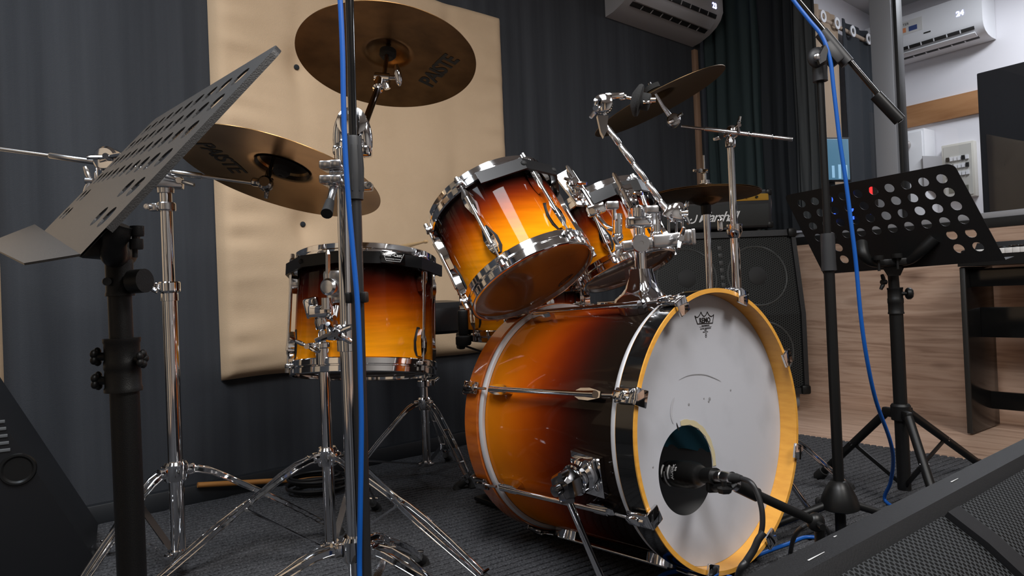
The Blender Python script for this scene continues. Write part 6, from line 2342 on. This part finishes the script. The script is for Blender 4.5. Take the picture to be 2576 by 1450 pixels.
for (i, nm) in ((0, 'lower_grille'), (1, 'upper_grille')):
    (z0, o0), (z1, o1) = fz[i], fz[i + 1]
    k = MB()
    k.grid(lambda a, b: cen + cd_ * (CW_ - 0.046) * (0.5 - a) + cn * (o0 + (o1 - o0) * b) + Z3 * (z0 + (z1 - z0) * b), 2, 2, lambda a, b: (a * (CW_ - 0.046), b * (z1 - z0)))
    go = k.build('grille', CABGRILLE, cabn)
    up_ = V((0, 0, 0)) + cn * (o1 - o0) + Z3 * (z1 - z0)
    up_.normalize()
    gn = cd_.cross(up_)
    if gn.dot(cn) < 0:
        gn = -gn
    for s in (-1, 1):
        c = cen + cd_ * s * 0.175 + cn * (o0 + o1) / 2 + Z3 * (z0 + z1) / 2
        MB().lathe(c, gn, [(0.142, 0.001), (0.146, 0.004), (0.150, 0.001)], 56).build('speaker_ring', mat('ring_grey', (0.05, 0.052, 0.05), 0.5) if 'ring_grey' not in bpy.data.materials else bpy.data.materials['ring_grey'], go)
        MB().lathe(c, gn, [(0, 0.008), (0.03, 0.006), (0.045, 0.001)], 32).build('dust_cap', RUBBER, go)
k = MB()
for j in range(9):
    z = CZM + 0.045 + 0.036 * j
    k.box(cen + cn * (-0.012 - 0.069 * (z - CZM) / (CZ1 - 0.03 - CZM) + 0.002) + Z3 * z, (0.020, 0.004, 0.022), (cd_, cn, Z3), 0.002)
k.build('centre_bar', mat('bar_grey', (0.045, 0.046, 0.046), 0.5), cabn)
for s in (-1, 1):
    for (z, o) in ((CZ0 + 0.02, -0.002), (CZ1 - 0.016, -0.072)):
        MB().box(cen + cd_ * s * (CW_ / 2 - 0.018) + cn * o + Z3 * z, (0.045, 0.03, 0.045), (cd_, cn, Z3), 0.010).build('corner_cap', BLACKP, cabn)
for s in (-1, 1):
    for o in (-0.05, -0.27):
        c = cen + cd_ * s * (CW_ / 2 - 0.05) + cn * o
        k = MB()
        k.box(c + Z3 * 0.070, (0.034, 0.040, 0.024), (cd_, cn, Z3), 0.003)
        k.lathe(c + Z3 * 0.0385 - cd_ * 0.011, cd_, [(0.009, 0), (0.028, 0.001), (0.0285, 0.004), (0.0285, 0.018), (0.028, 0.021), (0.009, 0.022)], 28, closed=True)
        k.tube([c + Z3 * 0.038 - cd_ * 0.016, c + Z3 * 0.038 + cd_ * 0.016], 0.009, 14)
        for e in (-1, 1):
            k.box(c + Z3 * 0.055 + cd_ * e * 0.0145, (0.003, 0.022, 0.040), (cd_, cn, Z3), 0)
        k.build('caster', mat('caster_grey', (0.16, 0.16, 0.165), 0.4) if 'caster_grey' not in bpy.data.materials else bpy.data.materials['caster_grey'], cabn, sharp=35)
hw, hz0, hz1 = 0.56, CZ1 + 0.012, CZ1 + 0.205
hc = cen + cn * -0.19
hx = W(1800, 520, 3.38)
hc = V((hx.x, cen.y, 0)) + cn * -0.185
hd_ = thing('amplifier_head', hc + Z3 * CZ1, 'black guitar amplifier head with gold control strip and white script on the cabinet', 'amplifier')
k = MB()
k.box(hc + Z3 * (hz0 + hz1) / 2, (hw, 0.21, hz1 - hz0), (cd_, cn, Z3), 0.014, 3)
k.build('case', TOLEX, hd_, sharp=30)
MB().box(hc + cn * 0.104 + Z3 * ((hz0 + hz1) / 2 - 0.030), (hw - 0.04, 0.006, (hz1 - hz0) - 0.085), (cd_, cn, Z3), 0.002).build('front_cloth', mat('grey_front_cloth', (0.018, 0.019, 0.018), 0.7), hd_)
MB().box(hc + cn * 0.104 + Z3 * (hz1 - 0.040), (hw - 0.036, 0.008, 0.034), (cd_, cn, Z3), 0.002).build('control_panel', GOLD, hd_)
k = MB()
for i in range(9):
    k.lathe(hc + cn * 0.108 + cd_ * (-0.2 + 0.05 * i) + Z3 * (hz1 - 0.040), cn, [(0, 0.010), (0.006, 0.010), (0.007, 0.0)], 14)
    k.build('control_knob', GOLD if i % 3 else BLACKP, hd_)
    k = MB()
text('logo_script', 'Marshall', hc + cn * 0.1085 - cd_ * -0.0 + Z3 * (hz0 + 0.060), -cd_, Z3, 0.070, WHITEPRINT, hd_, 0.002, bold=0.0004, shear=0.45, spacing=0.84)
MB().sweep(smoothpath([hc + cn * 0.109 - cd_ * x + Z3 * (hz0 + z) for x, z in ((-0.128, 0.056), (-0.140, 0.046), (-0.132, 0.036), (-0.112, 0.044), (-0.100, 0.075))], 5), 0.006, 0.002, up=cn).build('logo_swash', WHITEPRINT, hd_)
for s in (-1, 1):
    for z in (hz0 + 0.016, hz1 - 0.016):
        MB().box(hc + cn * 0.096 + cd_ * s * (hw / 2 - 0.013) + Z3 * z, (0.032, 0.026, 0.034), (cd_, cn, Z3), 0.009).build('corner_cap', BLACKP, hd_)
    k = MB()
    k.tube(smoothpath([hc + cn * 0.070 + cd_ * s * (hw / 2 + 0.002) + Z3 * (hz1 - 0.03), hc + cn * 0.060 + cd_ * s * (hw / 2 + 0.012) + Z3 * (hz1 - 0.06), hc + cn * 0.055 + cd_ * s * (hw / 2 + 0.010) + Z3 * (hz0 + 0.06)], 4), 0.006, 10)
    k.build('side_handle', SATIN, hd_)
for s in (-1, 1):
    for o in (-0.07, 0.07):
        MB().tube([hc + cd_ * s * 0.22 + cn * o + Z3 * CZ1, hc + cd_ * s * 0.22 + cn * o + Z3 * (hz0 + 0.003)], 0.014, 14).build('rubber_foot', RUBBER, hd_)


# ------------------------------------------------------------------ keyboard on its wooden stand
kf = onfloor(2441, 1092)
kin = -NR                                         # towards the wall
KD = 0.27
kz = 0.655
ks = thing('keyboard_stand', V((kf.x, kf.y, 0)), 'worn black wooden keyboard stand with panel sides against the oak wall', 'keyboard stand')
def K(t, o, z):
    return V((kf.x, kf.y, 0)) + DR * t + kin * o + Z3 * z
KLEN = 1.30
EDGE = mat('worn_black_board', (0.014, 0.014, 0.013), 0.5, mott=((60, 60, 60), (0.16, 0.14, 0.11), 0.70, 0.78))
BOARD = mat('black_board', (0.006, 0.006, 0.006), 0.16)
for t in (0.0, KLEN):
    k = MB()
    k.box(K(t, KD / 2 + 0.006, kz / 2), (0.019, KD, kz), (DR, kin, Z3), 0.001)
    so = k.build('side_panel', BOARD, ks)
    MB().box(K(t, 0.002, kz / 2 - 0.001), (0.0185, 0.010, kz - 0.004), (DR, kin, Z3), 0.001).build('edge_band', EDGE, so)
for (z0, z1, nm, o) in ((0.575, 0.645, 'top_rail', 0.05), (0.37, 0.49, 'cross_board', 0.14), (0.075, 0.145, 'foot_rail', 0.20)):
    MB().box(K(KLEN / 2, o, (z0 + z1) / 2), (KLEN - 0.02, 0.018, z1 - z0), (DR, kin, Z3), 0.001).build(nm, BOARD, ks)
kb_ = thing('keyboard', K(KLEN / 2, 0.14, kz), 'black electronic keyboard with white keys resting on the wooden stand', 'keyboard')
k = MB()
k.prism([(0.0, 0), (0.30, 0), (0.30, 0.085), (0.20, 0.095), (0.155, 0.052), (0.0, 0.040)], K(KLEN / 2, -0.015, kz + 0.001), kin, Z3, DR, KLEN + 0.02)
k.build('body', BLACKP, kb_, sharp=30)
for s in (0, 1):
    MB().box(K(s * (KLEN + 0.008) - 0.004 + 0.028 * (1 - 2 * s), 0.065, kz + 0.050), (0.052, 0.155, 0.030), (DR, kin, Z3), 0.010).build('key_cheek', BLACKP, kb_)
nk = 50
kw = (KLEN - 0.11) / nk
for i in range(nk):
    MB().box(K(0.055 + kw * (i + 0.5), 0.055, kz + 0.053), (kw - 0.0010, 0.145, 0.020), (DR, kin, Z3), 0.0012).build('white_key', IVORY, kb_)
    if i % 7 in (0, 1, 3, 4, 5) and i < nk - 1:
        MB().box(K(0.055 + kw * (i + 1), 0.082, kz + 0.068), (0.011, 0.090, 0.012), (DR, kin, Z3), 0.002).build('black_key', BLACKG, kb_)
kc_ = thing('cable', K(0.45, 0.30, 0.3), 'thin black cable hanging behind the keyboard stand against the oak wall', 'cable')
MB().tube(smoothpath([K(0.28, 0.26, 0.60), K(0.30, 0.262, 0.45), K(0.36, 0.262, 0.30), K(0.46, 0.262, 0.17), K(0.62, 0.27, 0.012)], 6), 0.0035, 10).build('jacket', BLKCABLE, kc_)


# ------------------------------------------------------------------ floor monitors
def grille_sheet(b, A, B, sec):
    """sec: list of (q vector offset, arc length)"""
    n = len(sec) - 1
    acc = [0]
    for i in range(n):
        acc.append(acc[-1] + (sec[i + 1] - sec[i]).length)
    L = (B - A).length

    def f(i, j):
        t = j * n
        m = min(int(t), n - 1)
        return A.lerp(B, i) + sec[m].lerp(sec[m + 1], t - m)

    def uvf(i, j):
        t = j * n
        m = min(int(t), n - 1)
        return (i * L, acc[m] + (acc[m + 1] - acc[m]) * (t - m))
    b.grid(f, 8, n * 3, uvf)


wA, wB = W(1700, 1492, 0.60), W(2600, 1083, 1.17)
wz = (wA.z + wB.z) / 2
wA.z = wB.z = wz
# re-fit ends on one level edge
def at_z(x, y, z):
    return onplane(x, y, V((0, 0, z)), Z3)
wA, wB = at_z(1890, 1422, 0.335), at_z(2576, 1092, 0.335)
ed = (wB - wA).normalized()
wA = wA - ed * 0.10
wB = wB + ed * 0.28
eq = V((ed.y, -ed.x, 0))
if eq.dot(V((0, 0, 0)) - wA) < 0:
    eq = -eq
wm = thing('floor_monitor', V(((wA.x + wB.x) / 2, (wA.y + wB.y) / 2, 0)) + eq * 0.1, 'big black floor monitor loudspeaker with perforated metal grille in the nearest corner', 'loudspeaker', 'black stage loudspeakers')
WH = 0.335
secq = [(0.0, WH - 0.012), (0.012, WH), (0.040, WH - 0.004), (0.052, WH - 0.016), (0.30, 0.012), (0.0, 0.012), (-0.055, 0.05)]
k = MB()
A0 = V((wA.x, wA.y, 0))
Lw = (wB - wA).length
k.prism(secq, A0 + ed * Lw / 2, eq, Z3, ed, Lw)
k.build('case', mat('textured_black_cabinet', (0.008, 0.008, 0.0085), 0.5, spec=0.2, bump=(500, 0.4, 0.001)), wm, sharp=25)
cur = []
for i in range(9):
    t = i / 8
    base = V((0.055, 0, WH - 0.014)).lerp(V((0.302, 0, 0.030)), t)
    bulge = 0.030 * math.sin(PI * min(1, t * 1.15 + 0.02)) ** 0.7 if t < 0.98 else 0
    nrmq = V((0.75, 0, 0.62)).normalized()
    p = base + nrmq * (bulge + 0.003)
    cur.append(eq * p.x + Z3 * p.z)
segs = [(0.045, 0.415), (0.455, Lw / 1.0 - 0.06 if Lw < 0.9 else 0.83)]
if Lw > 0.95:
    segs.append((0.87, Lw - 0.03))
for (a_, b_) in segs:
    k = MB()
    grille_sheet(k, A0 + ed * a_, A0 + ed * b_, cur)
    k.build('grille', GRILLE, wm, sharp=180)
RIBM = mat('cabinet_rib', (0.010, 0.010, 0.011), 0.42, spec=0.25)
for t in [0.022] + [(segs[i][1] + segs[i + 1][0]) / 2 for i in range(len(segs) - 1)] + [Lw - 0.012]:
    k = MB()
    k.sweep([A0 + ed * t + q + (eq * 0.75 + Z3 * 0.62).normalized() * 0.003 for q in cur], 0.034, 0.008, up=(eq * 0.75 + Z3 * 0.62).normalized())
    k.build('rib', RIBM, wm, sharp=50)
for (t0, t1, q, dz) in ((0.155, 0.188, 0.030, -0.0020), (0.545, 0.570, 0.024, -0.0010), (0.232, 0.238, 0.018, -0.0002)):
    k = MB()
    k.sweep([A0 + ed * t0 + eq * q + Z3 * (WH + dz), A0 + ed * t1 + eq * q + Z3 * (WH + dz)], [0.0018, 0.0006], 0.0004, up=Z3)
    k.build('scratch', mat('bare_scratch', (0.5, 0.5, 0.5), 0.5) if 'bare_scratch' not in bpy.data.materials else bpy.data.materials['bare_scratch'], wm)

# wedge at the opposite edge
fr_ = V((-1.150, 1.86, 0))
wv = V((-0.50, 0.866, 0)).normalized()             # along its length, away from the camera
wq = V((wv.y, -wv.x, 0))                          # horizontal, towards the drums
w2 = thing('floor_monitor', fr_ - wv * 0.2 - wq * 0.2, 'black wedge loudspeaker with side handle slots standing at the dark wall', 'loudspeaker', 'black stage loudspeakers')
LW2 = 0.30
org = fr_ - wv * LW2 / 2
secp = [(0.0, 0.045), (-0.02, 0.012), (-0.31, 0.012), (-0.31, 0.655), (-0.285, 0.63), (-0.125, 0.302)]
k = MB()
k.prism(secp, org, wq, Z3, wv, LW2)
k.build('case', mat('smooth_black_cabinet', (0.007, 0.0075, 0.009), 0.34), w2, sharp=25)
k = MB()
for i in range(5):
    k.box(org - wv * (LW2 / 2 + 0.001) + wq * (-0.195 + 0.002 * i) + Z3 * (0.385 - 0.016 * i), (0.070, 0.004, 0.007), (wq, wv, Z3), 0.001)
k.build('handle_slots', mat('slot_rib', (0.09, 0.095, 0.10), 0.35), w2)
MB().lathe(org - wv * (LW2 / 2 + 0.001) + wq * -0.140 + Z3 * 0.275, -wv, [(0.0, 0.001), (0.026, 0.001), (0.030, 0.005), (0.034, 0.005), (0.036, 0.0)], 40).build('pole_cup', BLACKP, w2)



# ------------------------------------------------------------------ light
wd = bpy.data.worlds.new('world')
sc.world = wd
wd.use_nodes = True
wd.node_tree.nodes['Background'].inputs[0].default_value = (0.55, 0.62, 0.75, 1)
wd.node_tree.nodes['Background'].inputs[1].default_value = 0.02


def area(name, loc, size, power, col, aim=None, shape='RECTANGLE'):
    l = bpy.data.lights.new(name, 'AREA')
    l.shape = shape
    l.size, l.size_y = size
    l.energy = power
    l.color = col
    o = bpy.data.objects.new(name, l)
    o.location = loc
    COL.objects.link(o)
    if aim is not None:
        o.rotation_euler = (V(aim) - V(loc)).to_track_quat('-Z', 'Y').to_euler()
    return o


area('ceiling_panel_light', (-0.05, 0.10, CEIL - 0.03), (0.6, 1.4), 46, (0.97, 0.98, 1.0))
area('ceiling_panel_light', (1.55, -0.10, CEIL - 0.03), (0.6, 1.4), 48, (1.0, 0.97, 0.93))
area('ceiling_panel_light', (-1.35, 0.55, CEIL - 0.03), (0.5, 1.2), 17, (0.80, 0.90, 1.0))
cr = FC + DR * 1.3 + NR * 0.75
area('control_room_light', (cr.x, cr.y, CEIL - 0.03), (0.9, 0.4), 24, (0.93, 0.95, 1.0))

sc.view_settings.view_transform = 'Standard'
sc.view_settings.look = 'None'
sc.view_settings.gamma = 1.0
sc.view_settings.use_curve_mapping = False
sc.view_settings.exposure = 0.46
sc.cycles.use_denoising = True
sc.cycles.max_bounces = 8
